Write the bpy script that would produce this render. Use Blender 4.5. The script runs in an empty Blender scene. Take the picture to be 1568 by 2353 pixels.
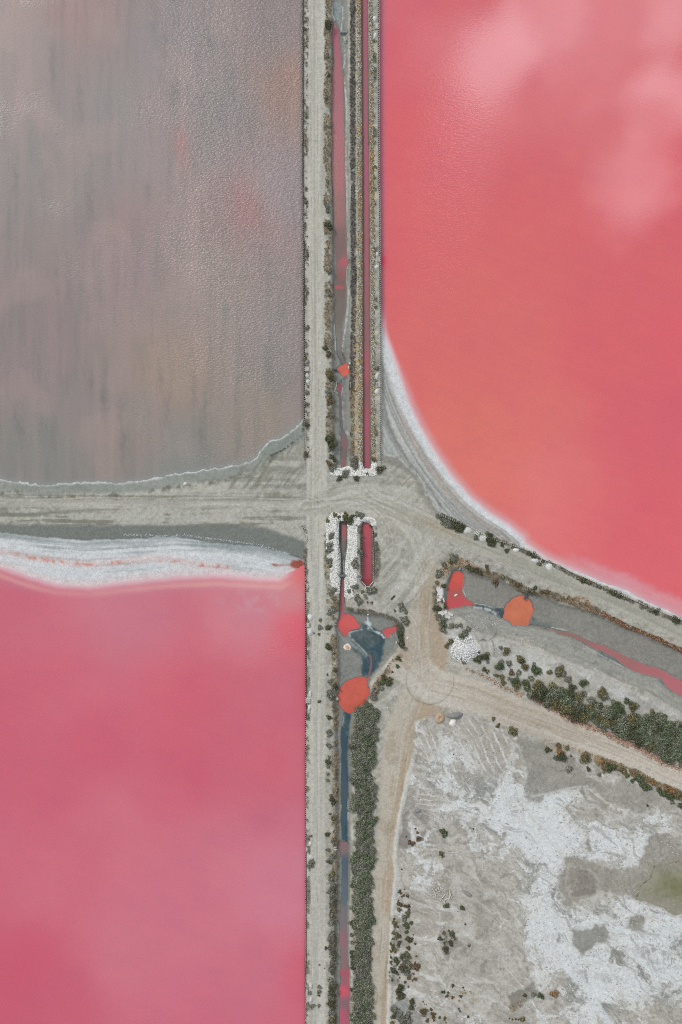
import bpy, math, random
import numpy as np
random.seed(7)
rng = np.random.default_rng(11)
R = math.radians
C = bpy.context.scene.collection
scn = bpy.context.scene

# ------------------------------------------------------------------ camera, world, sun, exposure
U = 0.1                      # metres per plan unit
CX, CY = 784.0, 1176.5       # plan point straight below the camera
CAMH = 165.0
def WX(x): return (x - CX) * U
def WY(y): return (CY - y) * U

cam_d = bpy.data.cameras.new('camera')
cam = bpy.data.objects.new('camera', cam_d); C.objects.link(cam)
cam.location = (0, 0, CAMH); cam.rotation_euler = (0, 0, 0)
cam_d.sensor_fit = 'VERTICAL'; cam_d.angle = 2 * math.atan(117.65 / CAMH)
cam_d.clip_start = 1.0; cam_d.clip_end = 9000
scn.camera = cam

SUN_EL, SUN_AZ = 36.0, 135.0          # azimuth of the sun measured from +X (135 = upper left of the plan)
sun_d = bpy.data.lights.new('sun', 'SUN'); sun_d.energy = 1.45; sun_d.angle = R(14); sun_d.color = (1.0, .965, .91)
sun = bpy.data.objects.new('sun', sun_d); C.objects.link(sun)
sun.rotation_euler = (R(90 - SUN_EL), 0, R(SUN_AZ + 90))

world = bpy.data.worlds.new('World'); scn.world = world; world.use_nodes = True
wn = world.node_tree.nodes; wl = world.node_tree.links
for n in list(wn): wn.remove(n)
w_out = wn.new('ShaderNodeOutputWorld'); w_bg = wn.new('ShaderNodeBackground'); w_bg.inputs[1].default_value = 0.1
sky = wn.new('ShaderNodeTexSky'); sky.sky_type = 'NISHITA'; sky.sun_disc = False
sky.sun_elevation = R(SUN_EL); sky.sun_rotation = R(90 - SUN_AZ); sky.altitude = 10
tc = wn.new('ShaderNodeTexCoord')
def wmath(op, a, b=None, c=None, clamp=False):
    n = wn.new('ShaderNodeMath'); n.operation = op; n.use_clamp = clamp
    for i, v in enumerate((a, b, c)):
        if v is None: continue
        if isinstance(v, (int, float)): n.inputs[i].default_value = v
        else: wl.new(v, n.inputs[i])
    return n.outputs[0]
def wnoise(scale, detail, rough=.5):
    n = wn.new('ShaderNodeTexNoise'); n.inputs['Scale'].default_value = scale
    n.inputs['Detail'].default_value = detail; n.inputs['Roughness'].default_value = rough
    wl.new(tc.outputs['Generated'], n.inputs['Vector']); return n
def wramp(v, a, b):
    n = wn.new('ShaderNodeMapRange'); n.interpolation_type = 'SMOOTHSTEP'
    n.inputs['From Min'].default_value = a; n.inputs['From Max'].default_value = b
    wl.new(v, n.inputs['Value']); return n.outputs[0]
# broken high cloud: the direction is wobbled by noise, then soft cloud banks stand where the water mirrors them
wob = wnoise(9, 6, .62)
vadd = wn.new('ShaderNodeVectorMath'); vadd.operation = 'MULTIPLY_ADD'
wl.new(wob.outputs['Color'], vadd.inputs[0]); vadd.inputs[1].default_value = (.2, .2, .2)
wl.new(tc.outputs['Generated'], vadd.inputs[2])
vsub = wn.new('ShaderNodeVectorMath'); vsub.operation = 'SUBTRACT'; wl.new(vadd.outputs[0], vsub.inputs[0]); vsub.inputs[1].default_value = (.1, .1, .1)
vn = wn.new('ShaderNodeVectorMath'); vn.operation = 'NORMALIZE'; wl.new(vsub.outputs[0], vn.inputs[0])
acc = None
CLOUDS = [(1140, 125, 80, 1.3), (1055, 105, 90, .4), (1235, 35, 90, .75), (1370, 60, 110, .45), (1230, 240, 110, .25), (1120, 245, 70, .3),
          (1500, 205, 60, .7), (1545, 240, 55, .7), (1455, 235, 60, .35), (1455, 345, 60, .3), (1430, 425, 70, .55), (1485, 440, 50, .45), (1395, 300, 80, .15), (1565, 20, 70, .8),
          (640, 430, 120, 1.3), (540, 230, 170, .6), (600, 620, 150, .45), (1050, 400, 60, .25),
          (600, 1390, 110, .3), (670, 2010, 110, .25), (430, 1980, 160, .1), (250, 1450, 160, .12)]
for (dx, dy, rr, st) in CLOUDS:
    v = np.array([WX(dx), WY(dy), CAMH]); L0 = np.linalg.norm(v); v = v / L0
    ang = rr * U * 1.25 / L0 * (CAMH / L0) ** .3
    d = wn.new('ShaderNodeVectorMath'); d.operation = 'DOT_PRODUCT'
    wl.new(vn.outputs[0], d.inputs[0]); d.inputs[1].default_value = tuple(v)
    m = wmath('MULTIPLY', wramp(d.outputs['Value'], math.cos(ang * 1.25), math.cos(ang * .1)), st)
    acc = m if acc is None else wmath('ADD', acc, wmath('MULTIPLY', m, wmath('SUBTRACT', 1.0, wmath('MULTIPLY', acc, .5))))
rest = wmath('MULTIPLY', wramp(wnoise(2.3, 5, .55).outputs['Fac'], .5, .72), .25)
cl = wmath('ADD', acc, rest)
cloudc = wn.new('ShaderNodeMix'); cloudc.data_type = 'RGBA'
wl.new(wmath('MINIMUM', cl, 1.8), cloudc.inputs[0]); cloudc.clamp_factor = False
cloudc.inputs[6].default_value = (3.6, 3.8, 4.1, 1); cloudc.inputs[7].default_value = (27, 28, 29.5, 1)
mixs = wn.new('ShaderNodeMix'); mixs.data_type = 'RGBA'; mixs.inputs[0].default_value = .8
wl.new(sky.outputs[0], mixs.inputs[6]); wl.new(cloudc.outputs[2], mixs.inputs[7])
wl.new(mixs.outputs[2], w_bg.inputs[0]); wl.new(w_bg.outputs[0], w_out.inputs[0])

scn.view_settings.view_transform = 'Standard'; scn.view_settings.look = 'None'
scn.view_settings.gamma = 1.0; scn.view_settings.use_curve_mapping = False
scn.view_settings.exposure = 0.3
scn.cycles.filter_width = 1.0; scn.cycles.use_denoising = False

# ------------------------------------------------------------------ helpers
FR = dict(D=(0, 0, 1 / 1.741 * 0 + 1), Z1=(1150, 0, 3.3622), Z2=(1150, 700, 3.3622), Z3=(1150, 1400, 3.3622), Z4=(1150, 2000, 2.851),
          Z5=(1150, 2750, 3.3622), Z6=(1150, 3400, 3.38), R1=(1600, 2000, 1.3876), R2=(1500, 2700, 1.2748), R3=(1500, 3300, 1.2748),
          R4=(0, 1600, 1.206), R6=(1500, 1200, 1.96), A1=(1740, 2180, 3.136), A2=(1830, 2560, 3.136), A3=(2230, 2660, 3.136),
          A4=(1540, 3540, 3.92), A5=(1900, 2000, 1.889), A6=(2130, 2880, 2.6133), B1=(2130, 2300, 2.6133), B2=(1480, 2300, 3.136),
          B3=(1500, 2800, 2.6133), B4=(1900, 3500, 1.889), B5=(0, 0, 1.2645), B6=(1500, 0, 1.2748))
def P(f, *pts):
    if f == 'D': return [tuple(map(float, p)) for p in pts]
    a, b, s = FR[f]
    return [((a + p[0] / s) / 1.741, (b + p[1] / s) / 1.741) for p in pts]
def S(f): return 1.0 if f == 'D' else 1 / (FR[f][2] * 1.741)     # length factor of a survey sheet
def lin(c):
    c = np.array(c, float) / 255.0
    return np.where(c <= .04045, c / 12.92, ((c + .055) / 1.055) ** 2.4)
def sst(x, a, b):
    t = np.clip((x - a) / (b - a), 0, 1); return t * t * (3 - 2 * t)

TAB = rng.random((256, 256))
def vnoise(x, y, seed=0):
    x = x + seed * 37.13; y = y + seed * 91.7
    xi = np.floor(x).astype(np.int64); yi = np.floor(y).astype(np.int64)
    fx = x - xi; fy = y - yi
    fx = fx * fx * (3 - 2 * fx); fy = fy * fy * (3 - 2 * fy)
    x0 = xi & 255; x1 = (xi + 1) & 255; y0 = yi & 255; y1 = (yi + 1) & 255
    a = TAB[y0, x0] * (1 - fx) + TAB[y0, x1] * fx
    b = TAB[y1, x0] * (1 - fx) + TAB[y1, x1] * fx
    return a * (1 - fy) + b * fy
def fbm(x, y, sx, sy=None, octv=4, seed=0, gain=.5):
    sy = sy or sx; s = 0; a = 1; t = 0
    for o in range(octv):
        ca, sa = math.cos(.6 * o), math.sin(.6 * o)
        if sx == sy: xx, yy = x * ca - y * sa, x * sa + y * ca
        else: xx, yy = x, y
        s = s + a * vnoise(xx / sx * 2 ** o, yy / sy * 2 ** o, seed + o * 3); t += a; a *= gain
    return s / t                                     # 0..1, mean .5
def ridge(x, y, sx, sy=None, seed=0, octv=3):
    sy = sy or sx; s = 0; a = 1; t = 0
    for o in range(octv):
        s = s + a * (1 - np.abs(2 * vnoise(x / sx * 2 ** o, y / sy * 2 ** o, seed + o * 5) - 1)); t += a; a *= .55
    return s / t

# ------------------------------------------------------------------ ground grid (fine in the middle, widening to the horizon)
def axis(a, b, step, far):
    c = list(np.arange(a, b, step)); d = step; v = c[-1]
    out = []
    while v < far: d *= 1.28; v += d; out.append(v)
    d = step; v = a; lo = []
    while v > -far: d *= 1.28; v -= d; lo.append(v)
    return np.array(lo[::-1] + c + out)
ST = 2.4
xs = axis(-40, 1612, ST, 26000.0); ys = axis(-45, 2402, ST, 26000.0)
GX, GY = np.meshgrid(xs, ys)
NY, NX = GX.shape

def sdf(poly, m=60.0):
    p = np.array(poly, float)
    out = np.full((NY, NX), 1e4)
    i0, i1 = np.searchsorted(xs, [p[:, 0].min() - m, p[:, 0].max() + m]); j0, j1 = np.searchsorted(ys, [p[:, 1].min() - m, p[:, 1].max() + m])
    if i1 <= i0 or j1 <= j0: return out
    X = GX[j0:j1, i0:i1]; Y = GY[j0:j1, i0:i1]
    d = np.full(X.shape, 1e18); ins = np.zeros(X.shape, bool)
    for k in range(len(p)):
        ax, ay = p[k]; bx, by = p[(k + 1) % len(p)]
        ex, ey = bx - ax, by - ay; L = ex * ex + ey * ey + 1e-9
        t = np.clip(((X - ax) * ex + (Y - ay) * ey) / L, 0, 1)
        d = np.minimum(d, (X - ax - t * ex) ** 2 + (Y - ay - t * ey) ** 2)
        if ay != by:
            c = ((Y < ay) != (Y < by)) & (X < ax + (Y - ay) * ex / ey)
            ins ^= c
    d = np.sqrt(d); out[j0:j1, i0:i1] = np.where(ins, -d, d)
    return out
def pline(pts, m=60.0, XY=None):
    """distance to a polyline, signed side and arc length"""
    p = np.array(pts, float)
    if XY is None:
        out = np.full((NY, NX), 1e4); arc = np.zeros((NY, NX)); sg = np.ones((NY, NX))
        i0, i1 = np.searchsorted(xs, [p[:, 0].min() - m, p[:, 0].max() + m]); j0, j1 = np.searchsorted(ys, [p[:, 1].min() - m, p[:, 1].max() + m])
        X = GX[j0:j1, i0:i1]; Y = GY[j0:j1, i0:i1]
    else: X, Y = XY
    d = np.full(X.shape, 1e18); a = np.zeros(X.shape); s = np.ones(X.shape); acc_ = 0
    for k in range(len(p) - 1):
        ax, ay = p[k]; bx, by = p[k + 1]; ex, ey = bx - ax, by - ay; L = ex * ex + ey * ey + 1e-9
        t = np.clip(((X - ax) * ex + (Y - ay) * ey) / L, 0, 1)
        q = (X - ax - t * ex) ** 2 + (Y - ay - t * ey) ** 2
        u = q < d; d = np.where(u, q, d); a = np.where(u, acc_ + t * math.sqrt(L), a)
        s = np.where(u, np.sign(ex * (Y - ay) - ey * (X - ax)), s); acc_ += math.sqrt(L)
    if XY is not None: return np.sqrt(d), a, s
    out[j0:j1, i0:i1] = np.sqrt(d); arc[j0:j1, i0:i1] = a; sg[j0:j1, i0:i1] = s
    return out, arc, sg

N1 = fbm(GX, GY, 30, octv=4, seed=1) - .5
N2 = fbm(GX, GY, 9, octv=3, seed=2) - .5
N3 = fbm(GX, GY, 120, octv=4, seed=3) - .5
N4 = fbm(GX, GY, 5, octv=2, seed=4) - .5
NV = fbm(GX, GY, 9, 160, octv=3, seed=5) - .5          # streaks that run up and down the plan
NH = fbm(GX, GY, 160, 8, octv=3, seed=6) - .5          # streaks that run across it
col = np.zeros((NY, NX, 3)); H = np.zeros((NY, NX)); lab = np.zeros((NY, NX), int)
GR = np.full((NY, NX), .6)                             # how coarse the surface grain is
def paint(w, c):
    w = np.clip(w, 0, 1)[..., None]
    cc = lin(c) if isinstance(c, tuple) else c
    col[:] = col * (1 - w) + cc * w
def mixc(a, b, t):
    t = np.clip(t, 0, 1)[..., None]; return lin(a) * (1 - t) + lin(b) * t
def poly(pts, c, soft=3, warp=4, m=60, k=1.0):
    s = sdf(pts, m) + N1 * warp * 2 + N2 * warp
    w = 1 - sst(s, -soft, soft); paint(w * k, c); return s

FAR = 30000
# --- outlines
grey_shore = P('D', (-FAR, 1090), (0, 1102), (40, 1106), (75, 1112), (130, 1112), (200, 1108), (260, 1109), (330, 1103), (400, 1090), (460, 1081), (520, 1072)) + \
    P('R4', (1180, 300), (1235, 278), (1250, 245), (1300, 200), (1350, 185), (1400, 150), (1440, 120), (1460, 92))
lake_grey = grey_shore + P('D', (700, 958), (699, 800), (698, 600), (696, 300), (696, 0), (696, -FAR), (-FAR, -FAR))
lakeA_shore = P('D', (-FAR, 1300), (0, 1300), (60, 1322), (130, 1342), (200, 1346), (300, 1334), (400, 1324), (500, 1320), (590, 1326), (640, 1328), (672, 1312), (700, 1300))
lake_left = lakeA_shore + P('D', (702, 1330), (703, 1500), (702, 1800), (703, 2100), (702, 2353), (702, FAR), (-FAR, FAR))
shoreR = P('R6', (52, -100), (54, 130), (62, 220), (84, 310), (118, 400), (162, 520), (215, 680), (265, 820), (345, 990), (470, 1205), (600, 1390), (750, 1560), (900, 1680),
           (1050, 1775), (1160, 1870)) + P('A5', (380, 335), (470, 400), (560, 455), (700, 515), (850, 570), (1000, 635), (1150, 680), (1210, 720), (1330, 780), (1450, 830), (1568, 890)) + P('D', (2600, 1800), (FAR, 14000))
lake_right = shoreR + P('D', (FAR, -FAR), (872, -FAR), (872, 0), (873.2, 402), (875.6, 700))
sG = sdf(lake_grey, 400); sL = sdf(lake_left, 400); sR = sdf(lake_right, 400)
wob_ = N2 * 7 + N1 * 5
nearstake = sst(GX, 690, 698) * (1 - sst(GX, 880, 890))
sG = sG + wob_ * (1 - sst(GX, 680, 694)); sL = sL + N2 * 3 * (1 - sst(GX, 680, 694)); sR = sR + N2 * 2.2 * sst(GX, 880, 895)

# --- base ground of the dykes
base = mixc((172, 173, 164), (190, 191, 182), .5 + N3 * 1.6 + N1 * 1.2)
col[:] = base
paint(sst(N1 + N2 * .8, .08, .3) * .55, (150, 151, 140))
paint(sst(N1 * -1 + N4 * .5, .1, .3) * .4, (200, 202, 195))
scf = fbm(GX + N1 * 30, GY + N1 * 30, 14, octv=4, seed=111, gain=.65)
paint(sst(scf, .56, .7) * .45, (146, 146, 132)); paint(sst(scf, .44, .3) * 0 + (1 - sst(scf, .3, .42)) * .4, (206, 207, 200))
paint(sst(N3 + N1 * .4, .02, .2) * .3, (184, 174, 152))
swl = fbm(GX + 80 * N1, GY + 80 * N3, 70, 6, octv=4, seed=131, gain=.6) - .5
swl2 = fbm(GX * .7 - GY * .7 + 60 * N1, GX * .7 + GY * .7, 80, 6, octv=4, seed=133, gain=.6) - .5
paint(sst(swl, .08, .18) * .4, (205, 206, 199)); paint(sst(-swl2, .08, .18) * .4, (150, 149, 137)); paint(sst(swl2, .1, .2) * .3, (206, 204, 196))
H += N1 * .12 + N2 * .05

# --- the wide bank that carries the cross road, left
yy = GY - np.interp(GX, [-FAR, 0, 700], [1140, 1140, 1146])
leftb = (1 - sst(GX, 640, 760)) * sst(yy, -120, -90) * (1 - sst(yy, 110, 140))
paint(leftb * sst(NH + N2 * .3, -.02, .14) * .7, (152, 154, 143))
paint(leftb * sst(-NH + N4 * .3, .0, .16) * .6, (192, 194, 186))
d_g = np.abs(sG)
paint((1 - sst(sG, 20, 30)) * (sG > -5) * (GX < 700) * .85, (156, 163, 158))
rim = np.exp(-((sG - 30 - N1 * 25) / 6) ** 2) * (GX < 690)
paint(rim * sst(N2 + N1, -.1, .25) * .8, (124, 126, 116))
paint(np.exp(-((yy + 3 + N2 * 3) / 1.8) ** 2) * (GX < 690) * .5, (128, 128, 116))
paint((sst(yy, 3, 8) * (1 - sst(yy, 20, 27))) * (GX < 700) * .55, (193, 194, 187))
paint((sst(yy, 30 + 0, 42) * (1 - sst(yy, 66, 78))) * sst(N1 + NH * 1.5 + .05, -.05, .2) * (1 - sst(GX, 650, 720)) * .75, (146, 147, 134))
wet = P('D', (-FAR, 1212), (0, 1206), (200, 1207), (400, 1206), (520, 1206), (600, 1212), (660, 1230), (701, 1248), (702, 1290), (640, 1270), (500, 1250), (400, 1238), (200, 1246), (0, 1228), (-FAR, 1240))
poly(wet, (139, 145, 140), 5, 4)
fan = P('R4', (1250, 290), (1460, 100), (1470, 330), (1400, 440), (1100, 430), (1000, 380))
f1 = fbm(GX * .8 + GY * .55, GY * .8 - GX * .55, 5, 70, octv=3, seed=21)
paint((1 - sst(sdf(fan), -10, 10)) * sst(f1, .5, .68) * .65, (138, 140, 127))
grn = P('R4', (1440, 120), (1465, 95), (1465, 190), (1400, 230), (1350, 260), (1250, 275), (1240, 250), (1300, 205))
poly(grn, (150, 158, 152), 4, 3, k=.9)
paint(np.exp(-(pline(P('R4', (1465, 100), (1460, 170), (1400, 215), (1350, 250), (1300, 270)))[0] / 2.2) ** 2) * sst(N4, -.2, .1), (88, 92, 86))
# white crust line at the grey lake's edge
paint(np.exp(-((sG - 1.5) / 1.8) ** 2) * (GX < 696) * (.5 + .5 * sst(N4 + N2, -.25, .1)), (212, 217, 216))
H = np.where(GX < 694, np.where(sG < 45, -.5 + .011 * np.clip(sG, -80, 45) + N2 * .03, H), H)

# --- salt shore, left pink lake
sal_l = P('D', (-FAR, 1222), (0, 1222), (50, 1228), (100, 1233), (200, 1240), (300, 1238), (400, 1231), (450, 1240), (520, 1250), (600, 1256), (650, 1268), (697, 1285), (701, 1300), (701, 1345), (500, 1350), (200, 1372), (0, 1350), (-FAR, 1350))
sSL = sdf(sal_l, 60) + N1 * 6 + N2 * 5
wS = 1 - sst(sSL, -2, 2)
inl = np.clip(-sSL, 0, 100)
NHs = fbm(GX, GY - np.interp(GX, [0, 100, 200, 300, 400, 500, 600, 700], [0, 12, 20, 14, 8, 12, 24, 50]), 140, 6, octv=4, seed=31) - .5
sc = mixc((168, 177, 178), (214, 220, 224), sst(inl, 5, 34) + NHs * 2.2 + .1)
paint(wS, sc)
paint(wS * np.exp(-((sL - 3) / 10) ** 2) * .8, (226, 208, 210))
d_, a_, _ = pline(P('D', (-200, 1265), (0, 1267), (60, 1280), (130, 1290), (200, 1298), (300, 1290), (350, 1283), (410, 1288), (470, 1299), (520, 1304)))
paint(np.exp(-((d_ + N4 * 5) / 3.6) ** 2) * sst(N2 + N1 * .7 + .09 * np.cos(a_ / 60), -.05, .15) * .9, (212, 128, 108))
paint(np.exp(-((d_) / 9) ** 2) * .35, (224, 176, 166))
red = P('R4', (1310, 790), (1390, 792), (1420, 775), (1455, 770), (1470, 790), (1472, 830), (1440, 825), (1400, 805), (1330, 802))
poly(red, (182, 82, 62), 4, 5, k=.9)
# sheet-edge salt shards along the top edge of the shore
# --- salt shore, right lake
dR, aR, sgR = pline(shoreR[1:], 160)
shR = P('D', (876, 740), (878, 800), (876, 1062)) + P('R6', (60, 1200), (110, 1225), (200, 1235), (280, 1310), (370, 1430), (450, 1600), (520, 1690), (640, 1745), (730, 1780), (800, 1808), (930, 1880)) + \
    P('A5', (240, 330), (300, 352), (400, 385), (480, 430), (560, 468), (700, 530), (900, 620), (1100, 715), (1300, 800), (1500, 885), (1568, 905)) + P('D', (2600, 1830), (2600, 1500), (1568, 1380), (1250, 1200), (1000, 1000), (940, 900), (890, 740))
sSR = sdf(shR, 80); wSR = (1 - sst(sSR + N2 * 3, -1.5, 1.5)) * (sR > -30)
rr_ = np.clip(sR, -40, 200)
st1 = fbm(aR, rr_, 130, 3.6, octv=4, seed=41) - .5
cR = mixc((160, 164, 162), (196, 199, 197), .5 + st1 * 2.6)
paint(wSR, cR)
beige = np.exp(-((rr_ - 26) / 9) ** 2) * sst(aR, 130, 260)
paint(wSR * beige * (.55 + st1) * .9, (190, 176, 164))
ww = 1.15 * np.interp(aR, [0, 90, 160, 300, 480, 650, 760, 900, 1200], [4, 15, 17, 13, 9, 7, 6, 7, 5])
paint(wSR * (1 - sst(rr_ + st1 * 10, ww * .8, ww * 1.5)), (216, 221, 224))
drk = P('R6', (62, 540), (70, 800), (110, 980), (180, 1130), (260, 1260), (350, 1370), (430, 1480), (520, 1620))
dd, da, _ = pline(drk)
paint(np.exp(-((dd + N4 * 3) / 4.0) ** 2) * .75 * wSR, (138, 142, 138))
paint(sst(aR, 640, 700) * (1 - sst(aR, 745, 765)) * (1 - sst(np.abs(rr_ - 14 + N2 * 8), 4, 10)) * wSR * .9, (196, 146, 138))
paint(sst(aR, 540, 600) * (1 - sst(aR, 800, 830)) * sst(rr_, 10, 14) * (1 - sst(rr_, 30, 38)) * (ridge(GX, GY, 14, seed=9) > .78) * wSR * .55, (208, 212, 210))
H = np.where(wSR > .3, -.5 + .009 * np.clip(sR, -60, 40) + N2 * .02, H)
H = np.where(wS > .3, -.5 + .008 * np.clip(sL, -60, 45) + N2 * .02, H)
mudR = P('R6', (55, 1200), (200, 1235), (290, 1320), (380, 1450), (460, 1610), (520, 1700), (420, 1650), (330, 1500), (320, 1420), (200, 1330), (80, 1280))
poly(mudR, (150, 151, 144), 5, 6, k=.75)
dl_, al_, _ = pline(P('R6', (58, 1200), (95, 1215), (150, 1225), (210, 1250), (260, 1310), (340, 1370), (385, 1440), (400, 1520), (470, 1560), (500, 1640)))
paint(np.exp(-((dl_ + N2 * 9) / 1.8) ** 2) * .8, (196, 200, 198))
pale = P('R6', (62, 950), (110, 1100), (170, 1200), (100, 1200), (60, 1190))
poly(pale, (180, 188, 186), 4, 4, k=.7)

# --- roads
rdL = P('D', (726, -FAR), (725, 0), (726, 500), (729, 1000), (727, 1250), (724, 1700), (727, 2353), (727, FAR))
d1, a1, s1 = pline(rdL, 60); u1 = d1 * s1
w1 = 1 - sst(np.abs(u1) + N2 * 3, 20, 26)
wfade = np.ones_like(GY)
paint(w1 * wfade, mixc((185, 186, 177), (203, 203, 194), .5 + NV * 1.7 + N1 * .5))
paint(w1 * np.exp(-((u1 - 3) / 2.5) ** 2) * .5 * (1 - sst(GY, 1050, 1150)), (172, 170, 152))
paint(w1 * np.exp(-((u1 + 8) / 3) ** 2) * .35 * sst(GY, 1200, 1300), (208, 210, 205))
paint(w1 * np.exp(-((u1 - 14) / 3) ** 2) * .5 * (GY < 1050), (206, 204, 194))
rdC = P('D', (700, 1165), (800, 1150), (900, 1165), (960, 1230), (985, 1330), (975, 1450), (980, 1580), (930, 1680), (905, 1850), (890, 2000), (878, 2200), (872, 2353), (865, FAR))
d2, a2, s2 = pline(rdC, 90); u2 = d2 * s2
wid = np.interp(a2, [0, 100, 300, 420, 560, 700, 900, 1200, 1600], [16, 26, 30, 28, 50, 46, 36, 28, 24])
w2 = 1 - sst(d2 + N1 * 8, wid - 5, wid + 6)
ns2 = fbm(a2, u2, 120, 7, octv=4, seed=51) - .5
paint(w2, mixc((178, 178, 168), (199, 199, 190), .5 + ns2 * 2.2 + N3))
beig = sst(a2, 300, 450)
paint(w2 * sst(a2, 340, 480) * .7, (198, 190, 175))
paint(w2 * beig * sst(-u2 * .02 + ns2 * 1.2 + N1 * .5 + .12, -.1, .3) * .75, (186, 168, 144))
paint(w2 * sst(a2, 200, 330) * sst(N1 + N2 * .5, .05, .25) * .4, (172, 160, 138))
rdS = P('R2', (120, -100), (300, 60), (500, 110), (700, 190), (900, 260), (1100, 335), (1300, 410), (1568, 530), (2600, 960), (30000, 12000))
d3, a3, s3 = pline(rdS, 90); u3 = d3 * s3
w3 = 1 - sst(d3 + N2 * 4, np.interp(a3, [0, 200, 400, 900], [40, 38, 31, 24]) - 2, np.interp(a3, [0, 200, 400, 900], [40, 38, 31, 24]) + 4)
ns3 = fbm(a3, u3, 160, 9, octv=4, seed=53) - .5
paint(w3, mixc((184, 174, 158), (205, 198, 186), .5 + ns3 * 1.4 + N3 * .8 + sst(a3, 300, 700) * .35))
paint(w3 * sst(u3, 8, 20) * .35, (206, 206, 200))
rdN = P('D', (850, 1140), (960, 1190), (1060, 1235), (1160, 1275), (1260, 1320), (1400, 1372), (1568, 1450), (2600, 1950))
d4, a4, s4 = pline(rdN, 70); u4 = d4 * s4
w4 = 1 - sst(d4 + N2 * 5, np.interp(a4, [0, 100, 300, 800], [30, 26, 20, 22]) - 4, np.interp(a4, [0, 100, 300, 800], [30, 26, 20, 22]) + 4)
ns4 = fbm(a4, u4, 130, 6, octv=4, seed=55) - .5
paint(w4, mixc((172, 172, 160), (192, 193, 184), .5 + ns4 * 1.8 + N1 * .6))
paint(w4 * np.exp(-(((a4 - 170) / 70) ** 2 + ((u4 - 0) / 12) ** 2)) * .6, (178, 164, 138))
for (pts, off) in ((P('D', (985, 1330), (975, 1450), (978, 1560), (935, 1680), (912, 1850), (896, 2000), (884, 2200), (876, 2380)), 9), (P('D', (726, -40), (726, 500), (729, 1000), (727, 1250), (724, 1700), (727, 2380)), 8),
                   (P('D', (-40, 1156), (200, 1154), (500, 1152), (700, 1158), (830, 1150), (930, 1200), (978, 1300)), 8), (P('R2', (300, 60), (500, 110), (700, 190), (900, 260), (1100, 335), (1300, 410), (1568, 530)), 9)):
    dr, ar, srr = pline(pts, 30); ur = dr * srr + N3 * 10
    for o_ in (-off, off): paint(np.exp(-((ur - o_) / 1.8) ** 2) * (.15 + sst(N1 + N3, -.05, .25) * .5), (208, 204, 194)); paint(np.exp(-((ur - o_ - 3) / 1.4) ** 2) * .4 * sst(N1, -.1, .12), (148, 143, 128))
# junction: curved tyre sweeps
jx, jy = GX - 860, GY - 1350
swe = fbm(np.hypot(jx, jy) * 1.0, np.arctan2(jy, jx) * 120, 5, 160, octv=3, seed=61)
jun = np.exp(-(((GX - 840) / 130) ** 2 + ((GY - 1150) / 55) ** 2))
paint(jun * sst(swe, .5, .68) * .6, (203, 205, 198)); paint(jun * sst(swe, .36, .5) * 0 + jun * (1 - sst(swe, .3, .42)) * .5, (158, 159, 148))
swe2 = fbm(np.hypot(GX - 650, GY - 1120) * 1.0, np.arctan2(GY - 1120, GX - 650) * 150, 6, 200, octv=3, seed=63)
paint(np.exp(-(((GX - 940) / 70) ** 2 + ((GY - 1330) / 90) ** 2)) * sst(swe2, .5, .7) * .6, (206, 208, 201))
for (cx_, cy_, r0, a0, a1) in ((800, 1250, 95, -1.7, .2), (800, 1250, 104, -1.7, .2), (905, 1080, 70, 1.2, 2.9), (905, 1080, 79, 1.2, 2.9), (690, 1230, 80, -1.6, -.1), (690, 1230, 88, -1.6, -.1),
                               (1060, 1360, 95, 2.7, 4.4), (1060, 1360, 104, 2.7, 4.4), (900, 1330, 60, -.9, 1.2), (900, 1330, 69, -.9, 1.2), (640, 1050, 90, .1, 1.4), (640, 1050, 98, .1, 1.4), (860, 1480, 95, -.9, .6), (860, 1480, 104, -.9, .6)):
    ra_ = np.hypot(GX - cx_, GY - cy_) + N3 * 14; an_ = np.arctan2(GY - cy_, GX - cx_) % 6.2832; mid = ((a0 + a1) / 2) % 6.2832; da_ = np.abs((an_ - mid + 3.1416) % 6.2832 - 3.1416)
    wa0 = (1 - sst(da_, (a1 - a0) / 2 * .6, (a1 - a0) / 2)) * (lab == 0)
    paint(wa0 * np.exp(-((ra_ - r0) / 1.7) ** 2) * .3, (208, 206, 198)); paint(wa0 * np.exp(-((ra_ - r0 - 3) / 1.5) ** 2) * .22, (146, 144, 131))
# turning circle left in the dust
for (cx_, cy_, rr0, hw) in ((P('B2', (755, 1320))[0] + (300 * S('B2'), .9)),):
    rad = np.hypot(GX - cx_, GY - cy_); angm = sst((GY - cy_) / rr0, -.5, .2)
    paint(np.exp(-((rad - rr0) / 1.5) ** 2) * (.25 + .5 * angm), (158, 148, 130))
    paint(np.exp(-((rad) / 55) ** 2) * sst(N1 + .05, -.05, .25) * .5, (206, 206, 200))
dcr, acr, _ = pline(P('B2', (430, 95), (560, 105), (700, 160), (760, 130)))
paint(np.exp(-(dcr / 1.2) ** 2) * .4, (150, 150, 138))

# --- lower right salt pan
pan = P('D', (955, 1660), (1010, 1640), (1060, 1630)) + P('R2', (530, 200), (640, 270), (740, 320), (850, 350), (900, 370), (1100, 430), (1250, 500), (1400, 570), (1568, 640)) + P('D', (2600, 2300), (2600, FAR), (905, FAR), (905, 2353), (900, 2200), (908, 2050), (922, 1900), (940, 1790))
sP = sdf(pan, 60) + N2 * 5
wP = 1 - sst(sP, -3, 3)
bl = fbm(GX + N1 * 60, GY + N2 * 30, 70, octv=5, seed=71, gain=.6)
paint(wP, mixc((180, 178, 170), (198, 196, 189), .5 + (bl - .5) * 2.4))
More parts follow.
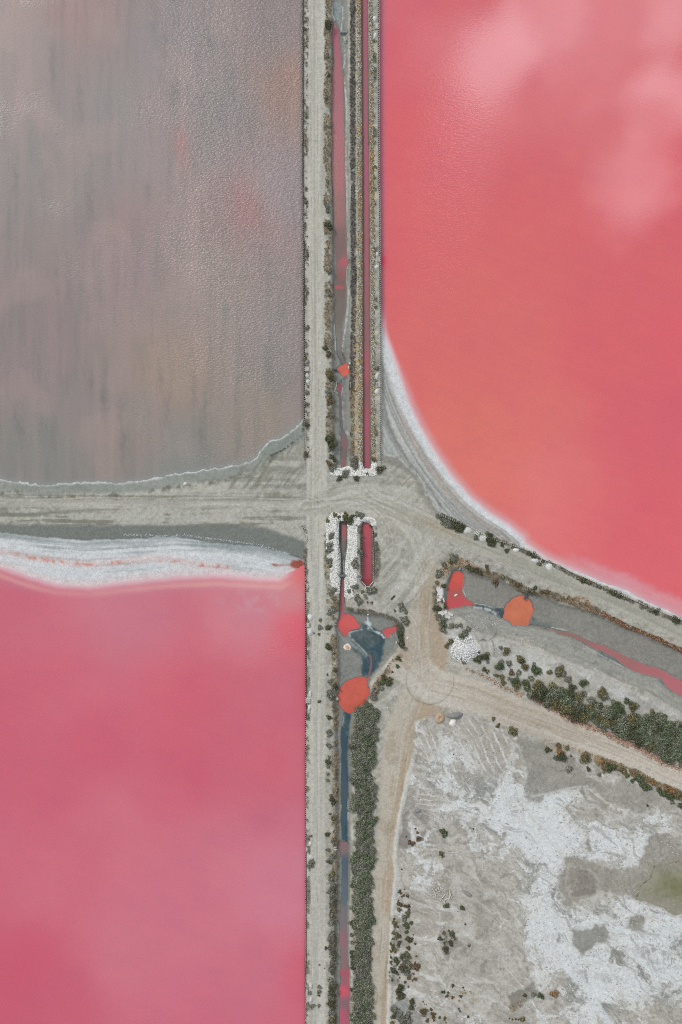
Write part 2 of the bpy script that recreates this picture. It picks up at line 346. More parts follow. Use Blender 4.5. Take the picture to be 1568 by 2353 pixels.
# where salt crust lies (+) and where bare mud shows (-)
Wt = np.zeros_like(GX)
for (x, y, rx, ry, k) in [(1180, 1880, 110, 60, .50), (1090, 1720, 60, 40, .2), (1000, 1800, 45, 90, .22), (1250, 1950, 60, 60, .5), (1440, 1940, 110, 55, .45), (1300, 1840, 60, 40, .25),
                          (1250, 2080, 45, 90, .5), (1330, 2160, 60, 60, .45), (1450, 2120, 110, 60, .42), (1500, 2250, 90, 80, .42), (1390, 2290, 80, 60, .4), (960, 1990, 25, 40, .25),
                          (1350, 2260, 40, 60, .35), (1200, 2130, 40, 90, .12), (1130, 1790, 80, 60, .2), (1060, 1850, 90, 50, .1), (1540, 2160, 40, 60, .4), (1000, 2300, 60, 50, .12), (1180, 2310, 60, 40, .14),
                          (1110, 2130, 70, 150, -.3), (1270, 1745, 55, 60, -.4), (1400, 1800, 110, 50, -.15), (1060, 1960, 100, 50, -.2), (1420, 2310, 40, 30, -.2), (1500, 2330, 60, 30, -.3),
                          (1340, 2020, 60, 40, -.5), (1010, 2160, 80, 120, -.25), (1340, 1870, 40, 22, -.35), (1090, 1640, 60, 20, -.1)]:
    Wt += k * np.exp(-(((GX - x) / rx) ** 2 + ((GY - y) / ry) ** 2))
wa_ = fbm(GX, GY, 60, octv=3, seed=301) - .5; wb_ = fbm(GX, GY, 60, octv=3, seed=307) - .5
wc_ = fbm(GX + 120 * wa_, GY + 120 * wb_, 30, octv=3, seed=311) - .5
fr = (fbm(GX + 110 * wa_ + 30 * wc_, GY + 110 * wb_ - 40 * wc_, 40, octv=6, seed=73, gain=.56) - .5) * 1.25
fr2 = ridge(GX + 90 * wb_ + 40 * wc_, GY + 90 * wa_, 30, seed=75, octv=5) - .62
vein = 1 - np.abs(2 * fbm(GX + 130 * wa_, GY + 130 * wb_, 46, octv=4, seed=321) - 1)
saltv = Wt + fr * 1.1 + fr2 * .8 - .12
paint(wP * sst(Wt + fr * .5, .1, .6) * .6, (204, 210, 211))
bare = fbm(GX + N1 * 70, GY + N1 * 50, 40, octv=5, seed=79, gain=.6) - .5
paint(wP * (1 - sst(Wt, .0, .2)) * sst(bare, .04, .2) * .5, (160, 156, 143)); paint(wP * (1 - sst(Wt, .0, .2)) * sst(-bare, .05, .2) * .5, (204, 202, 196))
paint(wP * (1 - sst(Wt, .05, .2)) * sst(N2 + N4, .12, .3) * .35, (138, 136, 124))
paint(wP * sst(saltv, -.12, .5) * .9, (216, 223, 226))
wsp = fbm(GX + N1 * 50 + GY * .4, GY - GX * .3 + N2 * 20, 60, 9, octv=4, seed=83, gain=.6) - .5
paint(wP * sst(Wt + fr * .3, -.02, .2) * sst(vein, .93, .99) * .75, (220, 226, 228)); paint(wP * sst(Wt, .1, .3) * sst(-fr + N2 * .3, .1, .26) * .65, (150, 154, 150))
paint(wP * sst(np.abs(fr2), -.01, .02) * 0)  if False else None
paint(wP * sst(Wt, .05, .35) * sst(wsp, .06, .22) * .6, (222, 228, 230)); paint(wP * sst(Wt, .05, .35) * sst(-wsp, .1, .25) * .45, (176, 180, 178))
paint(wP * sst(Wt, .1, .4) * sst(-fr - fr2 * .5, .08, .25) * .5, (160, 165, 162))
paint(wP * sst(Wt + N1, .22, .5) * sst(fbm(GX, GY, 7, octv=2, seed=77), .55, .75) * .35, (226, 230, 232))
# pressure rims and drying fronts: thin bright lines along contour levels of the crust
for lev, wd, c_, k_ in ((.12, .012, (228, 233, 235), .8), (.0, .010, (150, 150, 143), .6), (.3, .012, (232, 236, 238), .6)):
    paint(wP * sst(Wt + fr, -.25, .0) * np.exp(-((saltv - lev) / (wd * 2.2)) ** 2) * k_, c_)
ero = fbm(GX * .8 + GY * .6 + 90 * wa_, GY * .8 - GX * .6 + 90 * wb_, 90, 7, octv=4, seed=331, gain=.6) - .5
paint(wP * sst(ero, .08, .17) * .45, (212, 212, 207)); paint(wP * sst(-ero, .1, .2) * .4, (148, 145, 134))
for (pts, c, k) in [(P('R2', (740, 330), (820, 345), (900, 380), (1000, 430), (1130, 560), (1060, 560), (960, 590), (870, 610), (840, 655), (790, 650), (770, 560), (790, 450), (760, 400)), (164, 163, 156), .9),
                    (P('R2', (1130, 560), (1280, 530), (1400, 570), (1480, 640), (1400, 690), (1250, 680), (1180, 650)), (170, 168, 160), .8),
                    (P('R3', (930, 130), (1000, 160), (1100, 185), (1200, 225), (1330, 200), (1380, 120), (1440, 40), (1568, 60), (1568, 440), (1520, 480), (1440, 400), (1330, 370), (1150, 330), (1090, 370), (980, 405), (960, 350), (930, 310), (970, 200)), (170, 167, 158), .95),
                    (P('R3', (990, 210), (1080, 240), (1140, 290), (1120, 340), (1010, 360), (990, 300)), (158, 152, 143), .7),
                    (P('R3', (1010, 540), (1120, 520), (1180, 505), (1225, 580), (1120, 610), (1040, 660), (1010, 610)), (158, 159, 152), .9),
                    (P('R3', (1300, 480), (1330, 450), (1365, 490), (1350, 530), (1300, 525)), (168, 166, 158), .9),
                    (P('R3', (700, 870), (810, 810), (860, 880), (760, 900), (690, 940), (680, 930)), (150, 147, 139), .8),
                    (P('B3', (470, 1020), (600, 1080), (590, 1300), (610, 1360), (500, 1400), (480, 1250), (410, 1190)), (160, 157, 152), .85),
                    (P('B3', (290, 1200), (340, 1150), (350, 1300), (340, 1540), (260, 1540), (290, 1350)), (156, 153, 149), .85),
                    (P('A4', (870, 330), (1090, 430), (1080, 520), (990, 560), (950, 700), (1130, 850), (1320, 940), (1130, 970), (990, 1160), (930, 1160), (830, 950), (860, 700)), (160, 155, 147), .7),
                    (P('A4', (130, 1830), (270, 1790), (390, 1850), (380, 1940), (300, 2000), (180, 1950)), (162, 166, 163), .9),
                    (P('A4', (410, 1960), (540, 2000), (560, 2180), (420, 2180)), (168, 168, 162), .8)]:
    sq = sdf(pts) + N1 * 26 + N2 * 12; wq = (1 - sst(sq, -4, 5)) * k
    paint(wq, mixc(tuple(int(v * .96) for v in c), tuple(min(255, int(v * 1.07)) for v in c), .5 + N1 * 1.5 + N2 * 1.2))
    paint(np.exp(-((sq - 3) / 3) ** 2) * wP * .35, (204, 205, 200)); paint(wq * sst(N4 + N2, .15, .3) * .35, (132, 131, 122))
# ploughed ribs of spoil
for (x, y, ang, rad_, sp) in [(1130, 1725, 1.15, 60, 13), (985, 1715, 1.2, 34, 10), (1080, 1690, 1.0, 40, 11), (985, 1840, .1, 30, 8), (1000, 2130, .08, 55, 26), (960, 2250, .25, 50, 30)]:
    q = (GX - x) * math.sin(ang) - (GY - y) * math.cos(ang) + N1 * 10
    w = np.exp(-(((GX - x) ** 2 + (GY - y) ** 2) / rad_ ** 2) ** 2)
    paint(w * .6, (186, 181, 171)); paint(w * sst(np.sin(q / sp * 6.28 / 1.4), .45, .95) * .85 * sst(N1 + N2, -.25, .1), (216, 219, 217))
    H += w * sst(np.sin(q / sp * 6.28 / 1.4), .3, 1) * .12
dT, aT, _ = pline(P('B3', (430, 480), (400, 640), (350, 800), (310, 1000), (260, 1200), (230, 1400), (210, 1650), (230, 1829)) + P('D', (905, 2060), (900, 2150), (893, 2353), (890, 2600)))
paint((1 - sst(dT + N2 * 3, 3, 7)) * .9 * sst(aT, 0, 60), (207, 210, 206)); H += .15 * np.exp(-(dT / 5) ** 2)
dT, aT, _ = pline(P('R3', (970, 690), (1000, 760), (1080, 830), (1130, 920), (1200, 1015)) + P('D', (1260, 2500)))
paint((1 - sst(dT + N2 * 8, 5, 14)) * .9, (216, 222, 225))
for pts in (P('R3', (690, 940), (600, 890), (500, 850), (380, 800)), P('A4', (330, 1600), (560, 1740), (800, 1900), (1050, 2010)), P('A4', (490, 960), (700, 900), (790, 860), (830, 960), (900, 1100), (960, 1200)),
            P('A4', (850, 320), (860, 500), (850, 700), (800, 850)), P('A6', (0, 800), (200, 760), (400, 710), (570, 690), (660, 780), (850, 910)), P('R2', (560, 540), (700, 640), (800, 720), (900, 860), (960, 940))):
    dT, aT, _ = pline(pts); paint(np.exp(-((dT + N4 * 3) / 2) ** 2) * .7, (208, 210, 206))
# olive brine pool corner
olive = P('B4', (1230, 150), (1250, 90), (1330, 30), (1360, -60), (1568, -100), (1900, -100), (1900, 300), (1568, 285), (1490, 285), (1420, 240), (1330, 200), (1220, 170))
sO = sdf(olive) + N2 * 7 + N1 * 8
paint((1 - sst(sO, 0, 16)) * .6, (168, 164, 142))
paint(np.exp(-((sO - 2) / 1.3) ** 2) * sst(N2, .0, .15) * .8, (92, 90, 78))

# --- canals and basins: mud beds
def bed(pts, c, depth, soft=5, warp=3, lb=5, bank=8, k=1.0):
    global H
    s = sdf(pts, 80) + N2 * warp + N1 * warp
    paint((1 - sst(s, -soft * .5, soft * .5)) * k, c)
    H = np.where(s < 6, H * sst(s, -bank, 5) + (depth + N2 * .04) * (1 - sst(s, -bank, 5)), H)
    lab[s < 0] = lb
    return s
canA = P('D', (762, -FAR), (762, 0), (761, 300), (763, 600), (764, 850), (764, 1000), (768, 1050), (772, 1074), (800, 1074), (806, 1050), (805, 850), (804, 600), (802, 400), (800, 200), (800, 0), (800, -FAR))
bed(canA, (153, 156, 151), -.8, lb=5, warp=2)
canB = P('D', (831.5, -FAR), (831.5, 0), (834.5, 600), (835, 900), (835.5, 1079), (853, 1079), (851.5, 900), (850.5, 600), (846, 0), (846, -FAR))
bed(canB, (122, 116, 104), -.9, lb=5, warp=.6)
slotA = P('Z4', (585, 245), (685, 245), (690, 480), (665, 700), (660, 1100), (660, 1330), (600, 1330), (600, 1100), (600, 800), (585, 500))
bed(slotA, (104, 112, 110), -.9, lb=5, warp=1)
pit = P('Z4', (860, 250), (950, 250), (975, 340), (982, 930), (942, 985), (895, 985), (850, 930), (850, 340))
bed(pit, (110, 90, 84), -.9, lb=5, warp=.5, bank=3)
basin = P('Z4', (590, 1180), (650, 1180), (690, 1260), (800, 1290), (940, 1305), (1080, 1325), (1180, 1370), (1240, 1420), (1275, 1490), (1280, 1650), (1240, 1740), (1160, 1820), (1080, 1920), (990, 2010), (945, 2100)) + \
    P('Z5', (1115, 60), (1105, 170), (1050, 240), (960, 300), (905, 380), (885, 700), (870, 1500), (850, 1750), (850, 2000), (860, 2353)) + P('Z6', (845, 600), (835, 1200), (850, 2353)) + P('D', (789, FAR), (760, FAR)) + \
    P('Z6', (640, 2353), (640, 1200), (660, 600), (665, 0)) + P('Z5', (650, 1800), (655, 1000), (640, 200)) + P('Z4', (560, 2200), (575, 1800), (555, 1500), (545, 1420), (585, 1340))
bed(basin, (150, 154, 149), -.8, lb=5)
canR = P('R1', (290, 385), (335, 368), (380, 395), (450, 425), (520, 440), (600, 465), (680, 505), (740, 520), (830, 550), (900, 580), (1000, 605), (1100, 640), (1200, 685), (1300, 730), (1400, 775), (1500, 815), (1568, 850)) + P('D', (2600, 1950), (2600, 2150)) + \
    P('R1', (1568, 1180), (1400, 1075), (1250, 1010), (1100, 960), (950, 900), (800, 830), (700, 790), (560, 760), (450, 740), (380, 680), (300, 620), (250, 615), (245, 500), (275, 430))
sCR = bed(canR, (155, 155, 149), -.8, lb=6)
wCR = 1 - sst(sCR, -3, 3)
dv, av, sv = pline(P('R1', (250, 600), (420, 580), (600, 660), (750, 700), (880, 730), (1050, 800), (1250, 880), (1450, 960), (1568, 1040)) + P('D', (2600, 2060)), 120)
paint(wCR * (sv > 0) * sst(dv, 2, 12) * .75, mixc((168, 170, 165), (184, 184, 178), .5 + N3 + (fbm(av, dv, 120, 6, seed=81) - .5) * 2))
paint(wCR * sst(N2 + N4, .2, .45) * .3, (128, 130, 124))
mudm = fbm(GX, GY, 22, octv=5, seed=121, gain=.65) - .5
for w_ in (wCR, (lab == 5) * 1.0):
    paint(w_ * sst(mudm, .06, .2) * .3, (134, 135, 128)); paint(w_ * sst(-mudm, .08, .22) * .3, (170, 171, 166))
# rill and salt bloom on the right bank
bank = P('R1', (480, 760), (700, 800), (900, 890), (1100, 960), (1300, 1060), (1568, 1190)) + P('D', (2600, 2250)) + P('R1', (1568, 1300), (1300, 1130), (1100, 1040), (900, 960), (650, 1000), (420, 880), (250, 760), (300, 700))
sBk = sdf(bank) + N1 * 12
paint((1 - sst(sBk, -8, 10)) * .85, mixc((186, 186, 181), (204, 205, 202), .5 + N1 * 2 + N2))
paint((1 - sst(sBk, -8, 6)) * sst(fr, .06, .25) * .5, (158, 157, 149))
paint((1 - sst(sBk, -8, 6)) * sst(fr2 + fr * .5, .12, .3) * .6, (214, 216, 214))
# blue-black brine stains
def stain(pts, c=(66, 96, 108), soft=3, warp=5, k=.95):
    s = sdf(pts) + N2 * warp * 1.3 + N4 * warp; w = (1 - sst(s, -soft, soft)) * k
    paint(w, c); tn = fbm(GX + 40 * N1, GY + 40 * N2, 16, octv=4, seed=141, gain=.6)
    paint(w * sst(tn, .52, .68) * .5, (118, 138, 142)); paint(w * sst(tn, .45, .3) * .0 + w * (1 - sst(tn, .32, .44)) * .5, (54, 84, 98)); return s
stain(P('Z4', (700, 1490), (840, 1465), (980, 1500), (1090, 1540), (1130, 1590), (1100, 1680), (1070, 1850), (1010, 1950), (950, 2010), (860, 2030), (850, 1900), (860, 1790), (880, 1740), (800, 1660), (730, 1580)), (66, 98, 112), 4, 6)
tri = P('Z4', (720, 1500), (900, 1490), (1040, 1560), (1060, 1620), (950, 1700), (850, 1680), (740, 1580))
stain(tri, (122, 134, 133), 8, 6, .7)
stain(P('Z4', (830, 1390), (890, 1420), (960, 1440), (1060, 1500), (980, 1520), (850, 1460)), (84, 104, 112), 3, 5)
stain(P('Z4', (740, 1700), (850, 1720), (880, 1790), (780, 1770)), (98, 116, 120), 6, 6, .7)
stain(P('Z5', (760, 340), (860, 360), (830, 600), (810, 900), (820, 1300), (830, 1500), (815, 1900), (820, 2110), (770, 2120), (720, 1800), (725, 1400), (720, 900), (725, 600), (750, 480)), (72, 102, 116), 2, 2)
stain(P('Z3', (640, 0), (740, 0), (790, 150), (740, 180), (690, 100)), (120, 130, 130), 3, 3, .8)
stain(P('Z3', (700, 380), (760, 370), (750, 600), (735, 1000), (715, 1180), (690, 1100), (715, 900), (700, 650)), (128, 140, 143), 2, 2, .8)
stain(P('A1', (500, 740), (620, 745), (760, 790), (880, 810), (890, 860), (850, 920), (770, 890), (640, 830), (520, 800)), (92, 110, 116), 3, 5, .9)
stain(P('A1', (1240, 900), (1300, 960), (1480, 1010), (1560, 1050), (1350, 1040), (1220, 1010)), (128, 140, 138), 4, 4, .8)
stain(P('B1', (680, 810), (780, 830), (900, 890), (950, 950), (860, 910), (720, 860)), (118, 130, 132), 3, 5, .8)
stain(P('B1', (1300, 1070), (1370, 1080), (1440, 1200), (1400, 1190)), (138, 150, 150), 4, 3, .8)
stain(P('Z1', (610, -10), (740, -10), (735, 60), (700, 250), (720, 360), (650, 230)), (168, 178, 180), 3, 5, .8)
# salt foam and crust lines
def thread(pts, wdt=1.4, c=(204, 211, 213), k=.85, wig=5):
    d, a, _ = pline(pts); paint(np.exp(-((d + N2 * wig * .5) / wdt) ** 2) * k * sst(N4 + .2, -.1, .15), c)
thread(P('Z1', (600, 20), (605, 170), (640, 250))); thread(P('Z1', (745, 30), (750, 200), (725, 360), (770, 500), (770, 830), (745, 900)), 1.2)
thread(P('Z1', (770, 1050), (800, 1450), (790, 2000), (790, 2353))); thread(P('Z2', (800, 0), (805, 600), (815, 1100), (790, 1380), (825, 1560), (810, 1800), (780, 2050), (740, 2353)), 1.6)
thread(P('Z2', (600, 880), (650, 1150), (640, 1400), (640, 1600), (625, 1850), (650, 2353)), 1.3); thread(P('Z3', (690, 0), (740, 150))), thread(P('Z3', (745, 400), (735, 600), (750, 900), (760, 1080)), 1.1)
thread(P('Z3', (790, 1100), (815, 1120)), 3, (196, 204, 206))
thread(P('Z4', (610, 500), (605, 620), (610, 720), (610, 840)), 1.2, (180, 184, 178)); thread(P('Z4', (660, 600), (640, 720), (650, 840)), 1.2, (180, 184, 178))
thread(P('Z4', (925, 1340), (920, 1400), (950, 1450), (980, 1500), (1080, 1540), (1100, 1580), (1180, 1560)), 2.0, (206, 220, 224), .95, 9)
thread(P('Z4', (900, 1400), (940, 1420), (930, 1470)), 3.5, (196, 212, 216), .8, 9)
thread(P('Z4', (850, 1485), (700, 1520), (730, 1590), (800, 1650), (870, 1720), (930, 1790)), 1.5, (186, 198, 200))
thread(P('Z4', (620, 1580), (700, 1630), (820, 1720), (900, 1790)), 2.5, (150, 165, 166), .8)
thread(P('Z5', (770, 380), (750, 500), (730, 700), (725, 1000), (720, 1400)), 1.0, (176, 190, 194), .7)
thread(P('Z5', (720, 1600), (750, 1700), (770, 1800)), 3, (196, 206, 208), .85, 10); thread(P('Z5', (820, 1500), (815, 1800)), 1.1)
thread(P('Z6', (680, 0), (730, 100), (740, 400), (725, 800), (720, 1400), (740, 1600), (715, 1750)), 1.1, (168, 174, 172)); thread(P('Z6', (825, 100), (830, 600), (820, 1200), (850, 1500)), 1.1, (168, 174, 172))
thread(P('A1', (365, 400), (355, 560), (400, 670), (500, 740), (640, 760), (760, 800)), 1.3, (196, 202, 200)); thread(P('A1', (510, 790), (600, 800), (720, 830), (770, 870)), 3.2, (200, 208, 208), .85, 9)
thread(P('A1', (180, 812), (300, 785), (490, 772)), 1.1, (190, 193, 188)); thread(P('B1', (200, 550), (320, 575), (480, 630), (690, 720), (900, 810), (1100, 900), (1300, 980), (1450, 1040), (1568, 1105)), 1.2, (205, 209, 206))
thread(P('B1', (0, 545), (180, 565), (300, 635), (450, 675), (620, 780), (720, 840), (950, 960), (1100, 1030), (1350, 1085), (1420, 1180), (1568, 1290)), 1.1, (192, 200, 198))
thread(P('B1', (570, 940), (700, 1010), (850, 1090), (1020, 1170)), 1.6, (202, 205, 203), .6, 10); thread(P('B1', (700, 1170), (900, 1250), (1060, 1290)), 5, (200, 206, 206), .7, 12)
thread(P('A1', (540, 1300), (545, 1210), (600, 1190), (680, 1200), (780, 1120)), 1.2, (96, 92, 84), .8); thread(P('A1', (720, 1200), (745, 1300), (740, 1400)), 1.2, (120, 116, 108), .7)

for gp in (P('Z3', (570, 1660), (640, 1590), (720, 1600), (790, 1570), (840, 1560), (930, 1640), (965, 1500), (1000, 1510), (1030, 1600), (1120, 1600), (1150, 1500), (1190, 1490), (1215, 1600), (1220, 1670), (1150, 1700), (1090, 1690), (1000, 1700), (880, 1690), (700, 1700), (620, 1690)),
           P('Z4', (440, 260), (510, 150), (640, 150), (700, 200), (600, 250), (585, 260), (585, 500), (605, 620), (605, 840), (605, 890), (600, 1060), (560, 1080), (520, 1000), (490, 900), (490, 760), (450, 640), (445, 400)),
           P('Z4', (690, 210), (760, 190), (880, 200), (980, 205), (1015, 240), (1010, 290), (850, 260), (800, 300), (795, 500), (800, 680), (790, 850), (790, 960), (740, 1020), (760, 1100), (690, 1140), (655, 1100), (655, 900), (665, 700), (690, 560))):
    sg_ = sdf(gp) + N2 * 8; paint((1 - sst(sg_, -3, 3)) * (lab != 5) * sst(N4 + N2 + .12, -.1, .1), (214, 213, 206))
hq = P('A1', (375, 1305))[0]; dh = np.hypot(GX - hq[0], GY - hq[1]) + N1 * 18; paint((1 - sst(dh, 26, 38)) * .9, (226, 226, 222))
# --- ponds and channel water (level just under the mud)
PONDS = []
def pond(pts, level=-.86, warp=1.2):
    global H
    s = sdf(pts, 30) + N2 * warp * 1.5 + N4 * warp
    b = level - .012 * np.clip(-s, 0, 25) - .02
    H = np.where(s < 0, np.minimum(H, b), np.where(s < 3, np.maximum(H, level + .01 * s + .012), H))
    paint(np.exp(-((s - .8) / 1.4) ** 2) * .55, (104, 104, 96))
    return s
pw_A = pond(P('Z1', (640, 260), (600, 370), (590, 430), (600, 520), (615, 640), (625, 780), (600, 950), (595, 1200), (590, 1500), (605, 1700), (600, 2353)) +
            P('Z2', (615, 300), (630, 700), (605, 850), (620, 1000), (655, 1160), (635, 1220), (640, 1350), (620, 1500), (635, 1600), (630, 1800), (650, 2000), (665, 2200), (670, 2353)) +
            P('Z3', (700, 90), (740, 180), (775, 180), (770, 130), (720, 0)) + P('Z2', (720, 2200), (735, 2000), (790, 1800), (800, 1550), (795, 1400), (800, 1250), (835, 1170), (835, 1140), (810, 1120), (805, 1000), (800, 700), (785, 400), (775, 0)) +
            P('Z1', (775, 1800), (765, 1500), (750, 1000), (735, 800), (715, 640), (700, 500), (705, 400), (680, 350)), warp=.8)
pw_o = pond(P('Z3', (668, 240), (700, 205), (750, 190), (790, 170), (815, 185), (835, 215), (846, 250), (840, 310), (820, 340), (795, 360), (750, 345), (700, 300), (675, 275)), warp=.5)
pw_A2 = pond(P('Z3', (780, 360), (740, 420), (700, 450), (665, 430), (665, 500), (690, 560), (705, 650), (710, 900), (735, 1050), (735, 1170), (718, 1300), (722, 1450), (735, 1588), (788, 1588), (790, 1450), (812, 1330), (808, 1220), (790, 1150), (755, 1060), (735, 900), (722, 650), (722, 520), (745, 420), (795, 370)), warp=.5)
pw_B = pond(P('D', (832, -FAR), (832, 0), (835, 600), (835.5, 900), (836, 1078), (852.5, 1078), (851, 900), (850, 600), (845.5, 0), (845.5, -FAR)), warp=.35, level=-.7)
pw_s = pond(P('Z4', (620, 255), (668, 255), (682, 330), (680, 450), (660, 620), (630, 660), (612, 560), (615, 400)), warp=.5)
pw_s2 = pond(P('Z4', (612, 885), (648, 885), (650, 1050), (648, 1310), (700, 1300), (740, 1325), (775, 1360), (800, 1400), (835, 1440), (800, 1475), (730, 1490), (695, 1510), (690, 1560), (650, 1560), (610, 1510), (580, 1470), (555, 1430), (565, 1390), (600, 1350), (597, 1200), (608, 1050)), warp=.6)
pw_pit = pond(P('Z4', (865, 258), (945, 258), (972, 340), (978, 930), (940, 980), (897, 980), (853, 930), (853, 340)), warp=.2)
pw_w = pond(P('Z4', (1075, 1500), (1150, 1470), (1200, 1465), (1235, 1440), (1262, 1440), (1262, 1465), (1230, 1500), (1180, 1540), (1150, 1590), (1120, 1560), (1100, 1530)), warp=.8)
pw_big = pond(P('Z4', (905, 2040), (850, 2025), (770, 2040), (700, 2070), (640, 2110), (600, 2170)) + P('Z5', (700, 50), (680, 110), (690, 170), (700, 240), (740, 300), (790, 340), (840, 365), (880, 345), (950, 310), (1000, 260), (1050, 235), (1075, 170), (1100, 130), (1105, 60), (1095, 0)) + P('Z4', (920, 2150), (912, 2080)), warp=.7)
pw_str = pond(P('Z5', (735, 540), (755, 530), (790, 700), (785, 1000), (790, 1300), (815, 1400), (800, 1600), (805, 1800), (770, 1900), (760, 2080), (745, 2070), (730, 1800), (735, 1560), (725, 1430), (733, 1200), (735, 900), (725, 700)), warp=.5)
pw_low = pond(P('Z5', (760, 2105), (700, 2095), (680, 2130), (685, 2180), (715, 2230), (735, 2330)) + P('Z6', (745, 300), (740, 500), (725, 850), (715, 1100), (725, 1400), (735, 1580), (718, 1700), (735, 1820), (705, 1880), (705, 1960), (720, 2040), (715, 2353)) + P('D', (772, FAR), (792, FAR)) + P('Z6', (835, 2353), (840, 2040), (858, 1980), (855, 1890), (835, 1840), (850, 1750), (840, 1650), (815, 1560), (805, 1400), (820, 1100), (815, 850), (830, 500), (828, 100)) + P('Z5', (820, 2200), (820, 2110), (790, 2105)), warp=.5)
pw_sm = pond(P('Z4', (925, 1770), (950, 1765), (975, 1830), (965, 1950), (935, 2060), (915, 2060), (935, 1950), (950, 1850)), warp=.4)
pw_heart = pond(P('A1', (310, 320), (340, 340), (365, 380), (372, 450), (355, 530), (350, 600), (385, 670), (440, 705), (490, 735), (488, 765), (380, 775), (250, 795), (180, 815), (150, 790), (135, 740), (165, 650), (180, 540), (185, 440), (215, 370), (260, 330)), warp=.5)
pw_org = pond(P('A1', (1130, 637), (1040, 650), (980, 680), (960, 710), (910, 740), (890, 800), (880, 860), (865, 920), (900, 945), (945, 960), (975, 1000), (985, 1020), (1060, 1005), (1150, 1025), (1190, 1015), (1205, 940), (1240, 870), (1250, 820), (1230, 740), (1195, 690), (1160, 670)), warp=.5)
pw_riv = pond(P('A1', (1200, 1010), (1300, 1020)) + P('B1', (100, 548), (200, 560), (280, 590), (400, 605), (520, 650), (650, 710), (760, 745), (900, 810), (1050, 880), (1200, 945), (1350, 990), (1450, 1040), (1568, 1110)) + P('D', (2600, 2030), (2600, 2110)) + P('B1', (1568, 1280), (1450, 1210), (1400, 1150), (1350, 1085), (1200, 1055), (1080, 1020), (960, 950), (880, 880), (740, 800), (620, 765), (540, 710), (400, 650), (300, 630), (200, 575), (60, 548)), warp=.7)

# --- scrub belts: coarse dark litter under the low plants (also used to scatter them)
BELTS = []
def belt(pts, hw, c1, c2, dens, thr=-.1, k=.8, wob=1.0, size=1.0):
    d, a, s = pline(pts, 40); hw_ = hw + N1 * hw * 1.6 * wob
    w = (1 - sst(d, hw_ - 2.5, hw_ + 2.5)) * sst(N2 + N1 * .7, thr - .08, thr + .12)
    paint(w * k, mixc(c1, c2, .5 + N4 * 2 + N2)); BELTS.append((pts, hw, c1, c2, dens, thr, wob, size))
TAN = (186, 170, 142); BRN = (118, 110, 94); DGY = (98, 95, 88); GRG = (110, 112, 98); RST = (160, 118, 90)
belt(P('D', (755, -60), (754, 200), (754, 500), (756, 800), (759, 1000)), 8, BRN, TAN, 1.5, -.16)
belt(P('D', (760, 1000), (766, 1070)), 7, BRN, GRG, 1.0, -.1)
belt(P('D', (811, -60), (811, 400), (813, 700), (810, 900)), 6, DGY, (128, 122, 112), 1.7, -.35, wob=.4)
belt(P('D', (810, 880), (810, 1060)), 5, BRN, (170, 150, 112), 1.2, -.3, wob=.5)
belt(P('D', (818, 700), (817, 900), (820, 1050)), 4, (204, 190, 160), (180, 160, 126), .5, -.2)
belt(P('D', (702, -60), (702, 500), (705, 1050)), 6, GRG, (140, 134, 116), .8, .0)
belt(P('D', (860, 60), (862, 1050)), 5, GRG, BRN, .35, .08)
belt(P('D', (768, 1370), (770, 1500), (772, 1700), (772, 1900), (766, 2353)), 7, TAN, BRN, 1.1, -.12)
belt(P('D', (752, 1230), (755, 1400)), 6, TAN, GRG, .7, -.02)
belt(P('D', (765, 2040), (764, 2200), (764, 2400)), 7, GRG, DGY, 1.4, -.2)
belt(P('D', (706, 1330), (707, 2400)), 5, GRG, (150, 145, 128), .7, -.02)
belt(P('Z4', (200, 300), (205, 600), (215, 900)), 4, (110, 108, 98), (140, 138, 126), .7, -.1)
belt(P('A1', (420, 280), (560, 350), (700, 370), (850, 420), (1000, 480), (1180, 590), (1330, 600), (1500, 650)) + P('B1', (330, 240), (500, 320), (640, 370), (760, 420)), 8, BRN, (150, 132, 106), 1.2, -.18)
belt(P('B1', (760, 420), (900, 490), (1000, 545), (1150, 600), (1300, 665), (1450, 740), (1568, 795)) + P('D', (1660, 1550)), 5.5, (104, 84, 66), (170, 122, 88), 1.8, -.35, wob=.5)
belt(P('B1', (360, 230), (380, 280), (540, 260), (600, 330)), 7, RST, TAN, .8, -.05)
belt(P('A1', (110, 380), (170, 250), (300, 220), (400, 250)), 11, (150, 126, 98), (190, 172, 140), 1.3, -.25)
belt(P('A1', (20, 500), (20, 700), (40, 860), (90, 1000)), 8, GRG, (150, 148, 130), 1.0, -.15)
belt(P('R6', (510, 1690), (600, 1740), (690, 1790)), 8, DGY, GRG, 1.4, -.25)
belt(P('A5', (160, 300), (400, 395), (560, 470), (740, 570), (880, 630), (980, 680), (1150, 750), (1350, 850), (1568, 930)), 4.5, (112, 110, 96), (134, 128, 110), 1.1, -.06)
belt(P('A3', (0, 590), (150, 660), (330, 750), (500, 810), (650, 870), (850, 960), (1100, 1080), (1350, 1220), (1568, 1320)), 9, (178, 140, 120), (196, 176, 160), .8, -.08, k=.6)
belt(P('A2', (100, 370), (250, 420), (400, 480), (560, 590), (700, 640), (820, 700)), 5, (180, 140, 116), TAN, .5, .02, k=.6)
belt(P('Z4', (690, 1240), (800, 1265), (950, 1280), (1120, 1320), (1230, 1370), (1290, 1430)), 6, (138, 124, 104), GRG, 1.4, -.25)
belt(P('Z4', (1290, 1440), (1300, 1560), (1310, 1660), (1350, 1700)), 7, DGY, GRG, 1.6, -.25)
belt(P('Z4', (1290, 1780), (1200, 1860), (1120, 1980), (1020, 2120), (980, 2260)), 7, GRG, (186, 160, 130), 1.2, -.14)
belt(P('Z4', (1000, 300), (1010, 600), (1015, 900)), 8, GRG, (160, 156, 140), .8, -.05)
